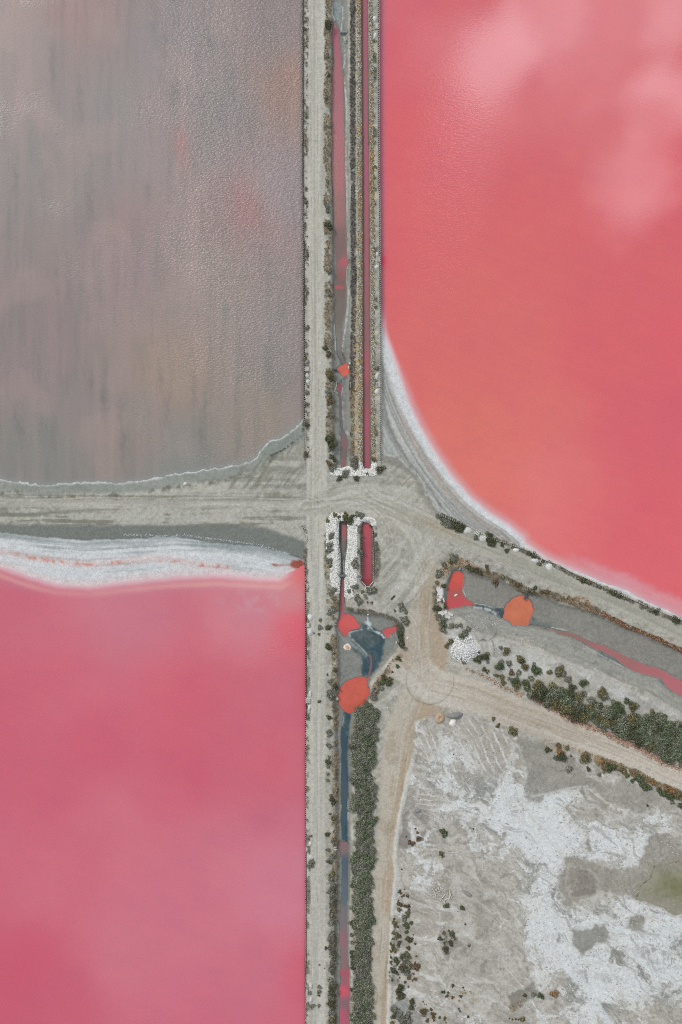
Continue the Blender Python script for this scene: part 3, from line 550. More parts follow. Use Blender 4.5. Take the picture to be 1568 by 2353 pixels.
belt(P('Z4', (490, 1050), (560, 1200), (530, 1300)), 9, (150, 142, 120), GRG, .8, -.08)
belt(P('Z4', (830, 300), (825, 820)), 4, GRG, (150, 148, 134), .8, .0)
belt(P('Z4', (700, 1080), (900, 1120), (820, 1180)), 10, (160, 156, 138), GRG, .6, .02)
belt(P('Z5', (880, 400), (900, 600), (890, 1100), (885, 1450), (880, 1700)), 4, (182, 156, 122), BRN, .8, -.05)
belt(P('Z6', (900, 250), (930, 700), (930, 1200), (920, 1700), (900, 2100)), 5, (196, 182, 160), BRN, .4, .0)
belt(P('A6', (700, 430), (880, 490), (1100, 570), (1300, 680), (1568, 800)), 9, (170, 142, 104), (116, 112, 88), 1.4, -.18)
belt(P('A6', (150, 300), (330, 300), (480, 340), (700, 400)), 6, (182, 148, 112), TAN, .5, .0, k=.5)
belt(P('A4', (140, 540), (200, 800), (150, 1000), (200, 1300), (150, 1500)), 12, (134, 128, 112), (160, 154, 138), .7, .0, k=.5)
belt(P('A4', (300, 1100), (370, 1280)), 8, (100, 100, 96), (130, 128, 120), 1.2, -.15)
belt(P('A4', (150, 1960), (280, 2060), (380, 2150)), 12, (92, 94, 90), (130, 130, 122), 1.6, -.15)
belt(P('A4', (1100, 1680), (1230, 1760), (1350, 1750), (1200, 1900)), 14, (164, 154, 132), TAN, .5, .05, k=.5)
belt(P('A4', (930, 780), (1060, 880)), 12, (134, 128, 116), GRG, .8, -.02, k=.6)
belt(P('B4', (280, 1010), (340, 980)), 8, (120, 110, 88), TAN, .9, -.1)
belt(P('A2', (950, 700), (1250, 850), (1500, 960)), 10, BRN, GRG, 1.0, -.25)
belt(P('D', (822, 1645), (826, 1900), (826, 2120), (822, 2400)), 7, (108, 104, 94), (140, 130, 112), 1.2, -.12)

# labels of the other ground sheets
lab[(w1 > .5) & (lab == 0)] = 1
lab[((w2 > .5) | (w3 > .5)) & (lab == 0)] = 3
lab[(w4 > .5) & (lab == 0)] = 4
lab[(wP > .5) & (lab == 0)] = 7
lab[(wS > .5) & (lab == 0)] = 8
lab[(wSR > .5) & ((lab == 0) | (lab == 4))] = 9
lab[(GX < 700) & (sG > 38) & (yy < 32) & (lab == 0) & (GX > -FAR)] = 2
# lake edges: bank under the stakes drops straight, beds slope away
for s, m in ((sG, GX > 690), (sR, GX < 890), (sL, GX > 690)):
    H = np.where((s < 1.5) & m, np.minimum(H, -.5 - .3 * sst(-s, -1.5, 3)), H)
for s in (sG, sL, sR): H = np.where(s < -1, np.minimum(H, -.5 + .008 * np.clip(s, -60, 0)), H)
GR = .45 + .4 * sst(N3, -.2, .2)

# ------------------------------------------------------------------ lake colours from survey points
def cfield(pts, sig, X, Y):
    num = np.zeros(X.shape + (3,)); den = np.full(X.shape, 1e-12)
    for (x, y, c) in pts:
        w = 1 / (((X - x) ** 2 + (Y - y) ** 2) / sig ** 2 + .15) ** 1.6
        num += w[..., None] * lin(c); den += w
    return num / den[..., None]
def addlin(c, w, t): w = np.clip(w, 0, 1)[..., None]; return c * (1 - w) + lin(t) * w

mats = {}
def new_mat(name):
    m = bpy.data.materials.new(name); m.use_nodes = True; nt = m.node_tree
    b = nt.nodes['Principled BSDF']; mats[name] = m
    return m, nt, b
def nd(nt, t, **kw):
    n = nt.nodes.new(t)
    for k, v in kw.items(): setattr(n, k, v)
    return n
def noise_node(nt, vec, scale, detail=3, rough=.5):
    n = nd(nt, 'ShaderNodeTexNoise'); n.inputs['Scale'].default_value = scale; n.inputs['Detail'].default_value = detail; n.inputs['Roughness'].default_value = rough
    nt.links.new(vec, n.inputs['Vector']); return n
def mrange(nt, v, a, b, c, d):
    n = nd(nt, 'ShaderNodeMapRange'); nt.links.new(v, n.inputs['Value'])
    for k, x in zip(('From Min', 'From Max', 'To Min', 'To Max'), (a, b, c, d)): n.inputs[k].default_value = x
    return n.outputs[0]
def mul_col(nt, c, f):
    n = nd(nt, 'ShaderNodeVectorMath', operation='SCALE'); nt.links.new(c, n.inputs[0]); nt.links.new(f, n.inputs['Scale']); return n.outputs[0]
def pmath(nt, op, a, b):
    n = nd(nt, 'ShaderNodeMath', operation=op)
    for i, v in enumerate((a, b)):
        if isinstance(v, (int, float)): n.inputs[i].default_value = v
        else: nt.links.new(v, n.inputs[i])
    return n.outputs[0]

# ground: attribute colour broken up by sand grain, pebbles and dents
m_ground, nt, b = new_mat('packed_earth')
geo = nd(nt, 'ShaderNodeNewGeometry'); at = nd(nt, 'ShaderNodeAttribute', attribute_name='Col')
n1 = noise_node(nt, geo.outputs['Position'], 3.6, 4, .8); n2 = noise_node(nt, geo.outputs['Position'], 1.3, 4, .6); n3 = noise_node(nt, geo.outputs['Position'], .45, 4, .6)
f = pmath(nt, 'MULTIPLY', mrange(nt, n1.outputs['Fac'], .3, .7, .86, 1.14), mrange(nt, n2.outputs['Fac'], .3, .7, .88, 1.12))
f = pmath(nt, 'MULTIPLY', f, mrange(nt, n3.outputs['Fac'], .3, .7, .95, 1.05))
nt.links.new(mul_col(nt, at.outputs['Color'], f), b.inputs['Base Color'])
b.inputs['Roughness'].default_value = .92; b.inputs['Specular IOR Level'].default_value = .2
bp = nd(nt, 'ShaderNodeBump'); bp.inputs['Strength'].default_value = .55; bp.inputs['Distance'].default_value = .12
nt.links.new(pmath(nt, 'ADD', n1.outputs['Fac'], pmath(nt, 'MULTIPLY', n2.outputs['Fac'], 2.0)), bp.inputs['Height']); nt.links.new(bp.outputs[0], b.inputs['Normal'])

def water_mat(name, amp, scale, stretch, rot, spec=1.0, rough=.12, big=0.0):
    m, nt, b = new_mat(name)
    geo = nd(nt, 'ShaderNodeNewGeometry'); at = nd(nt, 'ShaderNodeAttribute', attribute_name='Col')
    mp = nd(nt, 'ShaderNodeMapping'); nt.links.new(geo.outputs['Position'], mp.inputs['Vector'])
    mp.inputs['Rotation'].default_value = (0, 0, R(rot)); mp.inputs['Scale'].default_value = (1, stretch, 1)
    w1_ = noise_node(nt, mp.outputs[0], scale, 3, .6)
    amod = nd(nt, 'ShaderNodeAttribute', attribute_name='wave')
    g1 = noise_node(nt, geo.outputs['Position'], 6, 2, .7)
    nt.links.new(mul_col(nt, at.outputs['Color'], mrange(nt, g1.outputs['Fac'], .3, .7, .955, 1.045)), b.inputs['Base Color'])
    b.inputs['Roughness'].default_value = rough; b.inputs['IOR'].default_value = 1.4; b.inputs['Specular IOR Level'].default_value = spec
    bp = nd(nt, 'ShaderNodeBump'); bp.inputs['Distance'].default_value = amp
    nt.links.new(amod.outputs['Fac'], bp.inputs['Strength']); nt.links.new(w1_.outputs['Fac'], bp.inputs['Height']); nt.links.new(bp.outputs[0], b.inputs['Normal'])
    return m
m_grey = water_mat('rippled_grey_brine', .26, 1.5, 2.1, 24, 1.0, .24)
m_pink = water_mat('pink_brine', .06, 1.3, 2.2, 8, 1.0, .06)
m_pond = water_mat('still_brine', .03, 2.0, 1.0, 0, .5, .12)

def grid_mesh(name, fmask, Z, colr, mat, label, kind='structure', step=1, wave=None):
    """quads of the plan grid where fmask (per cell) is set"""
    xi = np.arange(0, NX, step); yi = np.arange(0, NY, step)
    X = GX[np.ix_(yi, xi)]; Y = GY[np.ix_(yi, xi)]
    Zs = Z[np.ix_(yi, xi)] if isinstance(Z, np.ndarray) else np.full(X.shape, Z)
    cs = colr[np.ix_(yi, xi)]
    fm = fmask[np.ix_(yi, xi)] if fmask.shape == (NY, NX) else fmask
    fm = fm[:-1, :-1]
    jj, ii = np.nonzero(fm); nx = X.shape[1]
    q = np.stack([jj * nx + ii, (jj + 1) * nx + ii, (jj + 1) * nx + ii + 1, jj * nx + ii + 1], 1)
    used, inv = np.unique(q.ravel(), return_inverse=True); q = inv.reshape(-1, 4)
    co = np.stack([WX(X.ravel()[used]), WY(Y.ravel()[used]), Zs.ravel()[used]], 1)
    me = bpy.data.meshes.new(name)
    me.vertices.add(len(co)); me.vertices.foreach_set('co', co.astype(np.float32).ravel())
    me.loops.add(q.size); me.loops.foreach_set('vertex_index', q.astype(np.int32).ravel())
    me.polygons.add(len(q)); me.polygons.foreach_set('loop_start', np.arange(0, q.size, 4, dtype=np.int32))
    me.polygons.foreach_set('use_smooth', np.ones(len(q), bool))
    me.update()
    ca = me.color_attributes.new('Col', 'FLOAT_COLOR', 'POINT')
    c4 = np.ones((len(co), 4), np.float32); c4[:, :3] = np.clip(cs.reshape(-1, 3)[used], 0, 1)
    ca.data.foreach_set('color', c4.ravel())
    wa = me.attributes.new('wave', 'FLOAT', 'POINT')
    wv = np.full(len(co), .5, np.float32) if wave is None else wave[np.ix_(yi, xi)].ravel()[used].astype(np.float32)
    wa.data.foreach_set('value', wv)
    me.materials.append(mat)
    o = bpy.data.objects.new(name, me); C.objects.link(o)
    o['kind'] = kind
    if label: o['label'] = label
    return o
cellmin = lambda a: np.minimum(np.minimum(a[:-1, :-1], a[1:, :-1]), np.minimum(a[:-1, 1:], a[1:, 1:]))
def dil(a, n=1):
    for _ in range(n):
        b_ = a.copy(); b_[1:] |= a[:-1]; b_[:-1] |= a[1:]; b_[:, 1:] |= a[:, :-1]; b_[:, :-1] |= a[:, 1:]; a = b_
    return a
deep = (sG < -70) | (sL < -70) | (sR < -70)
NAMES = {0: ('ground', 'grey green packed earth of the dykes between the lakes'), 1: ('dirt_road', 'pale straight dirt road on the dyke between lakes and canal'),
         2: ('dirt_road', 'wide grey bank carrying the dirt road across to the left'), 3: ('dirt_road', 'broad beige dirt road forking at the right of the canal'),
         4: ('dirt_road', 'grey sandy road along the shore of the right pink lake'), 5: ('canal_bed', 'grey mud bed of the middle canals and basins'),
         6: ('canal_bed', 'wide grey mud bed of the slanting canal on the right'), 7: ('salt_flat', 'salt crusted pan with white blooms at the lower right'),
         8: ('salt_shore', 'white layered salt shore of the left pink lake'), 9: ('salt_shore', 'curved striped salt shore of the right pink lake')}
lum = np.clip(col.mean(2), .03, 1); GAL = np.array([.90, .865, .82]) * (np.clip(lum / .44, .4, 1.5) ** .26)[..., None]
for k, (nm, lb_) in NAMES.items():
    grid_mesh(nm, (lab == k) & ~deep, H, col * GAL, m_ground, lb_)

# lakes (every second grid line is enough)
cg = cfield([(100, 100, (150, 141, 137)), (150, 30, (164, 138, 132)), (30, 30, (158, 142, 138)), (400, 100, (150, 142, 140)), (650, 50, (150, 137, 134)), (685, 200, (166, 136, 122)), (640, 430, (160, 148, 148)),
             (415, 280, (155, 142, 138)), (560, 480, (162, 138, 134)), (100, 400, (150, 144, 139)), (300, 600, (157, 140, 137)), (100, 800, (152, 138, 136)), (400, 850, (164, 147, 132)),
             (650, 800, (148, 142, 137)), (300, 1000, (154, 142, 134)), (600, 950, (155, 146, 132)), (100, 1060, (140, 141, 133)), (400, 1060, (140, 143, 135)), (690, 900, (138, 134, 128)), (500, 250, (150, 144, 141)), (250, 250, (150, 145, 140)),
             (480, 650, (158, 146, 138)), (200, 950, (150, 142, 137))], 60, GX, GY)
cg = cg * np.array([.97, .90, .88]); sk = fbm(GX, GY, 16, 230, octv=3, seed=91); sk2 = fbm(GX, GY, 26, 90, octv=3, seed=93)
cg = addlin(cg, sst(sk, .5, .72) * .14 + sst(sk2, .6, .78) * .22, (124, 124, 116)); cg = addlin(cg, sst(sk, .5, .25) * .0 + (1 - sst(sk, .25, .42)) * .2, (168, 142, 136))
sk3 = fbm(GX + N1 * 10, GY, 7, 120, octv=3, seed=94); cg = addlin(cg, sst(sk3, .6, .75) * .2, (112, 112, 106)); cg = addlin(cg, sst(-sk3, -.38, -.25) * .12, (172, 152, 146))
for k_ in range(26):
    qx, qy = rng.uniform(10, 690), rng.choice([rng.uniform(60, 500), rng.uniform(820, 1040)]); cg = addlin(cg, .4 * np.exp(-(((GX + N2 * 20 - qx) / 6) ** 2 + ((GY + N1 * 40 - qy) / rng.uniform(18, 60)) ** 2)), (104, 106, 100))
cg = addlin(cg, sst(fbm(GX, GY, 90, 120, octv=3, seed=95), .55, .75) * .4, (168, 146, 138))
for (x, y, rx, ry, k_) in ((411, 320, 13, 34, .55), (425, 360, 16, 30, .3), (560, 450, 30, 60, .3), (580, 500, 40, 40, .25), (300, 500, 50, 60, .12)):
    cg = addlin(cg, .6 * k_ * np.exp(-(((GX + N1 * 20 - x) / rx) ** 2 + ((GY + N1 * 30 - y) / ry) ** 2)), (196, 104, 104))
cg = addlin(cg, (1 - sst(-sG, 0, 12)) * (GX < 690) * .6, (142, 150, 144)); cg = addlin(cg, sst(GX, 688, 697) * .55, (96, 88, 86))
wvg = .06 + .94 * np.clip(1.1 * np.exp(-(((GX - 640) / 230) ** 2 + ((GY - 380) / 420) ** 2)) + .4 * sst(GX, 250, 600) + N3 * .8, 0, 1)
grid_mesh('lake_water', dil(sG < 3, 2) & (GX < 706) & (GY < 1140), -.5, cg, m_grey, 'grey brown rippled lake filling the upper left', step=2, wave=wvg)
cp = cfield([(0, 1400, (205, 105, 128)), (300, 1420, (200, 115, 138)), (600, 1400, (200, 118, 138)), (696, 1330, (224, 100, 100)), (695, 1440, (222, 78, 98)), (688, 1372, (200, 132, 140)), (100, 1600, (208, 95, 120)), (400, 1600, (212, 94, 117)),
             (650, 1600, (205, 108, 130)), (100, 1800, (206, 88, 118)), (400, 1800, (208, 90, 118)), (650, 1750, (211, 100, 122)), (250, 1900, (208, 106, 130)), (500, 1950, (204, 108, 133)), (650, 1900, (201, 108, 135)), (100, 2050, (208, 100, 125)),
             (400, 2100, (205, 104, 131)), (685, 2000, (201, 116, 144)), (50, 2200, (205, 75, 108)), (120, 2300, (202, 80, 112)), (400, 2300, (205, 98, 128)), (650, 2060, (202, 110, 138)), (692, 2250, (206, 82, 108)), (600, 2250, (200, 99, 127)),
             (300, 2200, (205, 106, 130)), (220, 1700, (208, 86, 115)), (695, 1600, (206, 96, 120)), (693, 1740, (204, 110, 130))], 70, GX + N3 * 60, GY + N1 * 30)  # lilac variation is partly cloud reflection painted into the brine colour
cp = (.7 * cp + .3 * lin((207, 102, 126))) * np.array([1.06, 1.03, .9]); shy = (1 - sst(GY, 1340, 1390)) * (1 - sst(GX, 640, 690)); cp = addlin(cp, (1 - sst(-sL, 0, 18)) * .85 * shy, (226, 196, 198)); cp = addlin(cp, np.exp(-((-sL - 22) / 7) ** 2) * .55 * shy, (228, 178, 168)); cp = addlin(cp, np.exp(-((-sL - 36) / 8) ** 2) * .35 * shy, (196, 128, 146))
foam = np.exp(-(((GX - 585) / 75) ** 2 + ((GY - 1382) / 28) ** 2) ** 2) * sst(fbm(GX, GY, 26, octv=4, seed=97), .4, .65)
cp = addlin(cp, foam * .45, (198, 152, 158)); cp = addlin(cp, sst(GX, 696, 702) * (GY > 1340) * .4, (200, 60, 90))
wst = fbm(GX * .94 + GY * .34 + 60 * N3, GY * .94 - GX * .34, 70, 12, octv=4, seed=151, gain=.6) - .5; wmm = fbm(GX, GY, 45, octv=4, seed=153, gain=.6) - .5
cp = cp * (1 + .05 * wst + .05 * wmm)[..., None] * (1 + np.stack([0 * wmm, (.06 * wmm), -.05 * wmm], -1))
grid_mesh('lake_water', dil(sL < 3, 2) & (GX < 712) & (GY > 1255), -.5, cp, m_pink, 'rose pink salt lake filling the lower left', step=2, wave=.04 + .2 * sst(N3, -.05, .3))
cr = cfield([(892, 20, (210, 102, 120)), (930, 100, (214, 98, 114)), (930, 300, (216, 95, 108)), (930, 600, (216, 98, 107)), (960, 850, (216, 108, 107)), (1060, 1000, (219, 117, 107)), (1100, 1100, (223, 120, 110)), (1200, 1150, (222, 114, 111)),
             (1300, 600, (216, 102, 110)), (1200, 800, (217, 108, 109)), (1400, 800, (218, 97, 109)), (1568, 800, (220, 91, 109)), (1450, 1000, (216, 93, 111)), (1540, 960, (214, 90, 114)), (1500, 1200, (220, 93, 111)), (1568, 1300, (222, 94, 110)),
             (1300, 1200, (222, 104, 112)), (1568, 400, (217, 93, 108)), (1200, 300, (212, 98, 110)), (1400, 300, (212, 102, 114)), (1568, 50, (212, 106, 116)), (1200, 60, (210, 98, 112)), (1180, 110, (208, 90, 106)), (1250, 950, (219, 112, 110)),
             (1050, 700, (217, 106, 108)), (1400, 600, (216, 96, 110))], 80, GX + N3 * 80, GY + N1 * 40)
edge = -sR; cr = (.72 * cr + .28 * lin((219, 105, 108))) * np.array([1.1, 1.1, .98])
cr = addlin(cr, (1 - sst(GX, 880, 892)) * (1 - sst(GY, 700, 820)) * .6, (180, 108, 130)); cr = addlin(cr, (1 - sst(GX, 873, 878)) * .6, (206, 70, 96))
cr = addlin(cr, (1 - sst(edge, 0, 15)) * sst(GY, 690, 790) * .9, (226, 212, 217)); cr = addlin(cr, np.exp(-((edge - 12) / 7) ** 2) * sst(aR, 90, 200) * .65, (220, 160, 158))
sb = sst(aR, 700, 840)
cr = addlin(cr, (1 - sst(edge + N1 * 14, 8, 46)) * sb * .6, (222, 150, 158)); cr = addlin(cr, np.exp(-((edge - 26 + N2 * 20) / 9) ** 2) * sb * .35, (224, 176, 182))
cr = addlin(cr, np.exp(-(((GX - 878) / 10) ** 2 + ((GY - 598) / 14) ** 2)) * .9, (224, 40, 78))
bl_ = P('A5', (330, 310))[0]
cr = addlin(cr, np.exp(-(((GX - bl_[0]) / 9) ** 2 + ((GY - bl_[1]) / 9) ** 2)) * .8, (216, 104, 106))
cr = cr * (1 + .05 * wst + .05 * wmm)[..., None] * (1 + np.stack([0 * wmm, .08 * wmm + .03 * wst, -.05 * wmm], -1))
wvr = .03 + .8 * np.exp(-(((GX - 1010) / 120) ** 2 + ((GY - 600) / 330) ** 2))
grid_mesh('lake_water', dil(sR < 3, 2) & (GX > 866) & ((GX > 884) | (GY < 820)), -.5, cr, m_pink, 'coral pink salt lake filling the upper right', step=2, wave=wvr)
# small brine seep on the shore
seep = P('A5', (280, 300), (320, 290), (365, 330), (360, 350), (320, 345), (285, 330))

WI = [0]
def water_obj(name, s, colr, label, lv=-.86):
    WI[0] += 1; lv += .003 * (WI[0] % 12)
    grid_mesh(name, dil(s < 2.2, 1) & (s < 12), lv, colr, m_pond, label, wave=np.full(GX.shape, .4))
def flat(c): return np.broadcast_to(lin(c), GX.shape + (3,)).copy() * (1 + .3 * N1[..., None] + .16 * N2[..., None])
def inrim(colr, s, rimc, a=0, b=5, k=.6): return addlin(colr, (1 - sst(-s, a, b)) * k, rimc)
cA = .25 * lin((150, 124, 118)) + .68 * cfield([(775, 60, (192, 104, 122)), (775, 200, (190, 112, 122)), (775, 320, (194, 116, 122)), (775, 400, (190, 118, 120)), (775, 480, (172, 118, 112)), (775, 560, (128, 104, 98)), (775, 590, (112, 105, 98)), (778, 640, (112, 98, 90)),
             (778, 720, (116, 112, 98)), (775, 780, (130, 134, 124)), (783, 830, (104, 114, 112)), (790, 598, (178, 104, 108))], 20, GX, GY)
for (x, y, rx, ry, c, k) in [P('Z2', (755, 1150))[0] + (9, 8, (192, 96, 104), .9), P('Z2', (740, 1330))[0] + (8, 14, (172, 92, 94), .7), P('Z2', (690, 1495))[0] + (12, 4, (200, 88, 94), .9)]:
    cA = addlin(cA, np.exp(-(((GX - x) / rx) ** 2 + ((GY - y) / ry) ** 2)) * k, c)
water_obj('canal_water', pw_A, inrim(cA, pw_A, (140, 118, 108)), 'pink water fading to brown along the narrow upper canal')
water_obj('pond_water', pw_o, inrim(flat((216, 108, 90)), pw_o, (214, 90, 88), k=.5), 'small orange pool at the pipe in the upper canal')
cA2 = .25 * lin((140, 124, 118)) + .65 * cfield([P('Z3', (690, 490))[0] + ((188, 96, 104),), P('Z3', (715, 700))[0] + ((112, 108, 104),), P('Z3', (730, 1000))[0] + ((116, 112, 108),), P('Z3', (770, 1250))[0] + ((150, 108, 108),), P('Z3', (745, 1400))[0] + ((126, 110, 108),), P('Z3', (765, 1530))[0] + ((170, 104, 112),)], 12, GX, GY)
water_obj('canal_water', pw_A2, cA2, 'thin dark rill below the small orange pool')
cB = .3 * lin((150, 116, 112)) + .68 * cfield([(838, 30, (186, 98, 118)), (840, 200, (182, 102, 116)), (841, 400, (190, 96, 118)), (842, 550, (180, 102, 112)), (843, 760, (160, 104, 108)), (844, 850, (192, 96, 108)), (845, 900, (160, 90, 98)), (845, 960, (190, 88, 108)), (845, 1040, (178, 92, 106)), (845, 1072, (180, 76, 100))], 30, GX, GY)
water_obj('canal_water', pw_B, inrim(cB, pw_B, (128, 104, 98), 0, 3.5, .7), 'straight pink canal between two bands of orange rubble', -.7)
water_obj('canal_water', pw_s, inrim(cfield([P('Z4', (650, 300))[0] + ((172, 100, 100),), P('Z4', (645, 600))[0] + ((118, 110, 106),)], 20, GX, GY), pw_s, (96, 104, 102), 0, 3, .8), 'dull pink water in the slot between white gravel')
cs2 = .12 * lin((180, 140, 130)) + .84 * cfield([P('Z4', (630, 950))[0] + ((174, 98, 106),), P('Z4', (625, 1250))[0] + ((180, 92, 104),), P('Z4', (690, 1400))[0] + ((224, 92, 86),), P('Z4', (650, 1520))[0] + ((210, 84, 82),)], 15, GX, GY)
water_obj('pond_water', pw_s2, inrim(cs2, pw_s2, (196, 78, 84), 0, 3, .4), 'coral pool fed by a thin pink channel')
cpit = cfield([P('Z4', (900, 300))[0] + ((184, 88, 96),), P('Z4', (900, 600))[0] + ((180, 86, 96),), P('Z4', (910, 850))[0] + ((172, 82, 92),), P('Z4', (915, 960))[0] + ((150, 62, 66),)], 15, GX, GY)
water_obj('canal_water', pw_pit, inrim(cpit, pw_pit, (150, 66, 76), 0, 4, .6), 'deep rose water in the walled trench with round ends')
water_obj('pond_water', pw_w, flat((200, 92, 92)), 'wedge shaped red pool at the east corner of the basin')
water_obj('pond_water', pw_big, inrim(flat((210, 102, 84)), pw_big, (216, 88, 84), 0, 8, .6), 'large orange red pool at the south end of the basin')
water_obj('canal_water', pw_str, cfield([(787, 1700, (62, 86, 98)), (787, 1850, (76, 92, 100)), (787, 1920, (60, 88, 102))], 30, GX, GY), 'dark slate rill running down the lower canal')
cl_ = .2 * lin((120, 118, 120)) + .76 * cfield([(786, 1948, (148, 112, 114)), (788, 1990, (74, 98, 112)), (787, 2060, (90, 108, 118)), (787, 2110, (128, 118, 118)), (786, 2170, (158, 108, 114)), (786, 2220, (148, 112, 112)), (787, 2240, (190, 84, 100)), (787, 2262, (178, 96, 106)), (787, 2283, (232, 86, 104)), (790, 2310, (150, 104, 112)), (784, 2340, (202, 88, 112))], 9, GX, GY)
water_obj('canal_water', pw_low, cl_, 'lower canal turning from slate to pink at the bottom')
water_obj('canal_water', pw_sm, flat((124, 102, 104)), 'short mauve rill on the blue stain in the basin')
chh = .12 * lin((180, 140, 130)) + .84 * cfield([P('A1', (280, 420))[0] + ((222, 90, 72),), P('A1', (260, 520))[0] + ((216, 78, 74),), P('A1', (280, 620))[0] + ((172, 92, 82),), P('A1', (320, 700))[0] + ((206, 76, 84),), P('A1', (200, 740))[0] + ((206, 78, 82),), P('A1', (440, 740))[0] + ((200, 86, 86),)], 12, GX, GY)
water_obj('pond_water', pw_heart, inrim(chh, pw_heart, (206, 78, 88), 0, 4, .4), 'keyhole shaped red pond at the head of the right canal')
water_obj('pond_water', pw_org, inrim(flat((204, 117, 86)), pw_org, (214, 104, 84), 0, 6, .6), 'large round bright orange pond in the right canal')
crv = .3 * lin((160, 128, 122)) + .62 * cfield([P('B1', (100, 548))[0] + ((150, 116, 106),), P('B1', (350, 620))[0] + ((158, 112, 100),), P('B1', (560, 690))[0] + ((160, 110, 104),), P('B1', (750, 780))[0] + ((188, 106, 108),), P('B1', (1000, 900))[0] + ((178, 108, 106),), P('B1', (1250, 1000))[0] + ((196, 106, 110),), P('B1', (1500, 1150))[0] + ((206, 108, 118),)], 15, GX, GY)
water_obj('canal_water', pw_riv, inrim(crv, pw_riv, (150, 124, 116), 0, 4, .5), 'dusty pink stream widening down the right canal')
# olive pool water
H_o = sO
grid_mesh('pond_water', dil(sO < 6, 1) & (sO < 20), .04 + 0 * GX + N1 * .05, addlin(flat((152, 146, 108)), sst(-sO + N3 * 30, 0, 40) * .8, (134, 138, 98)), m_pond, 'shallow olive green brine pool at the right edge', wave=np.full(GX.shape, .1)) if False else None
paint((1 - sst(sO, -8, 10)), mixc((160, 154, 120), (138, 140, 100), sst(-sO + N3 * 40, 0, 50)))
H[:] = H
so_in = sO < 1.5
og = mixc((166, 160, 142), (138, 138, 102), sst(-sO + N3 * 50 + N1 * 30, -4, 60)) * .85 * (1 + .3 * N4[..., None] + .25 * N2[..., None])
o_ = grid_mesh('pond_water', so_in, np.maximum(H, 0) * 0 + .1, og, m_pond, 'shallow olive green brine pool at the right edge', wave=np.full(GX.shape, .1))

def ground_z(x, y):
    i = min(max(int(round((x - xs[0]) / ST)), 0), NX - 1) if False else int(np.clip(np.searchsorted(xs, x), 0, NX - 1)); j = int(np.clip(np.searchsorted(ys, y), 0, NY - 1))
    return float(H[j, i])
# ------------------------------------------------------------------ object materials
def simple(name, c, rough=.8, var=.15, scale=6, spec=.3, bump=.3, attr=False, metal=0):
    m, nt, b = new_mat(name)
    geo = nd(nt, 'ShaderNodeNewGeometry'); oi = nd(nt, 'ShaderNodeObjectInfo'); n = noise_node(nt, geo.outputs['Position'], scale, 3, .65)
    f = pmath(nt, 'MULTIPLY', mrange(nt, n.outputs['Fac'], .3, .7, 1 - var, 1 + var), mrange(nt, oi.outputs['Random'], 0, 1, .88, 1.12))
    if attr:
        a = nd(nt, 'ShaderNodeAttribute', attribute_name='Col'); src = a.outputs['Color']
        if c is not None:
            mm = nd(nt, 'ShaderNodeVectorMath', operation='MULTIPLY'); nt.links.new(src, mm.inputs[0]); mm.inputs[1].default_value = tuple(c); src = mm.outputs[0]
    else:
        rgb = nd(nt, 'ShaderNodeRGB'); rgb.outputs[0].default_value = (*c, 1); src = rgb.outputs[0]
    nt.links.new(mul_col(nt, src, f), b.inputs['Base Color']); b.inputs['Roughness'].default_value = rough
    b.inputs['Specular IOR Level'].default_value = spec; b.inputs['Metallic'].default_value = metal
    bp = nd(nt, 'ShaderNodeBump'); bp.inputs['Strength'].default_value = bump; bp.inputs['Distance'].default_value = .04
    nt.links.new(n.outputs['Fac'], bp.inputs['Height']); nt.links.new(bp.outputs[0], b.inputs['Normal'])
    return m
def L3(*c): return tuple(float(v) for v in lin(c))
m_post = simple('salt_bleached_wood', L3(196, 190, 178), var=.25)
m_wood = simple('weathered_plank', L3(206, 202, 192), var=.2)
m_dark = simple('dark_wet_timber', L3(74, 68, 62), var=.3)
m_conc = simple('pale_concrete', L3(200, 201, 196), var=.12)
m_cgrey = simple('grey_concrete', L3(128, 130, 126), var=.15)
m_pipe = simple('grey_pipe_steel', L3(150, 156, 158), rough=.5, var=.12)
m_bpipe = simple('blue_black_pipe', L3(62, 92, 106), rough=.45, var=.2)
m_spipe = simple('slate_culvert_pipe', L3(98, 108, 112), rough=.6, var=.15)
m_sand = simple('pale_spoil_sand', L3(204, 205, 198), var=.1, scale=3, bump=.6)
m_grit = simple('grey_spoil_gravel', L3(142, 142, 136), var=.3, scale=5, bump=1)
m_rust = simple('rusty_spoil', L3(176, 152, 128), var=.3, scale=3, bump=.8)
m_salt = simple('salt_block', L3(218, 214, 208), var=.1)
m_orange = simple('orange_salt_stain', L3(222, 168, 138), var=.15, scale=2)
m_stone = simple('rubble_stone', None, attr=True, var=.12)
m_stem = simple('shrub_stem', L3(96, 84, 66), var=.2)
LEAF = dict(dark=L3(92, 94, 70), green=L3(96, 106, 76), grey=L3(132, 132, 118), olive=L3(122, 114, 82), brown=L3(118, 100, 76), rust=L3(160, 124, 86), hedge=L3(128, 131, 112), hedgeg=L3(112, 122, 98))
m_leaf = {k: simple('leaves_' + k, v, attr=True, var=.22, scale=4, spec=.25, bump=0) for k, v in LEAF.items()}
m_tuft = simple('dry_scrub', None, attr=True, var=.1, bump=0, spec=.1)

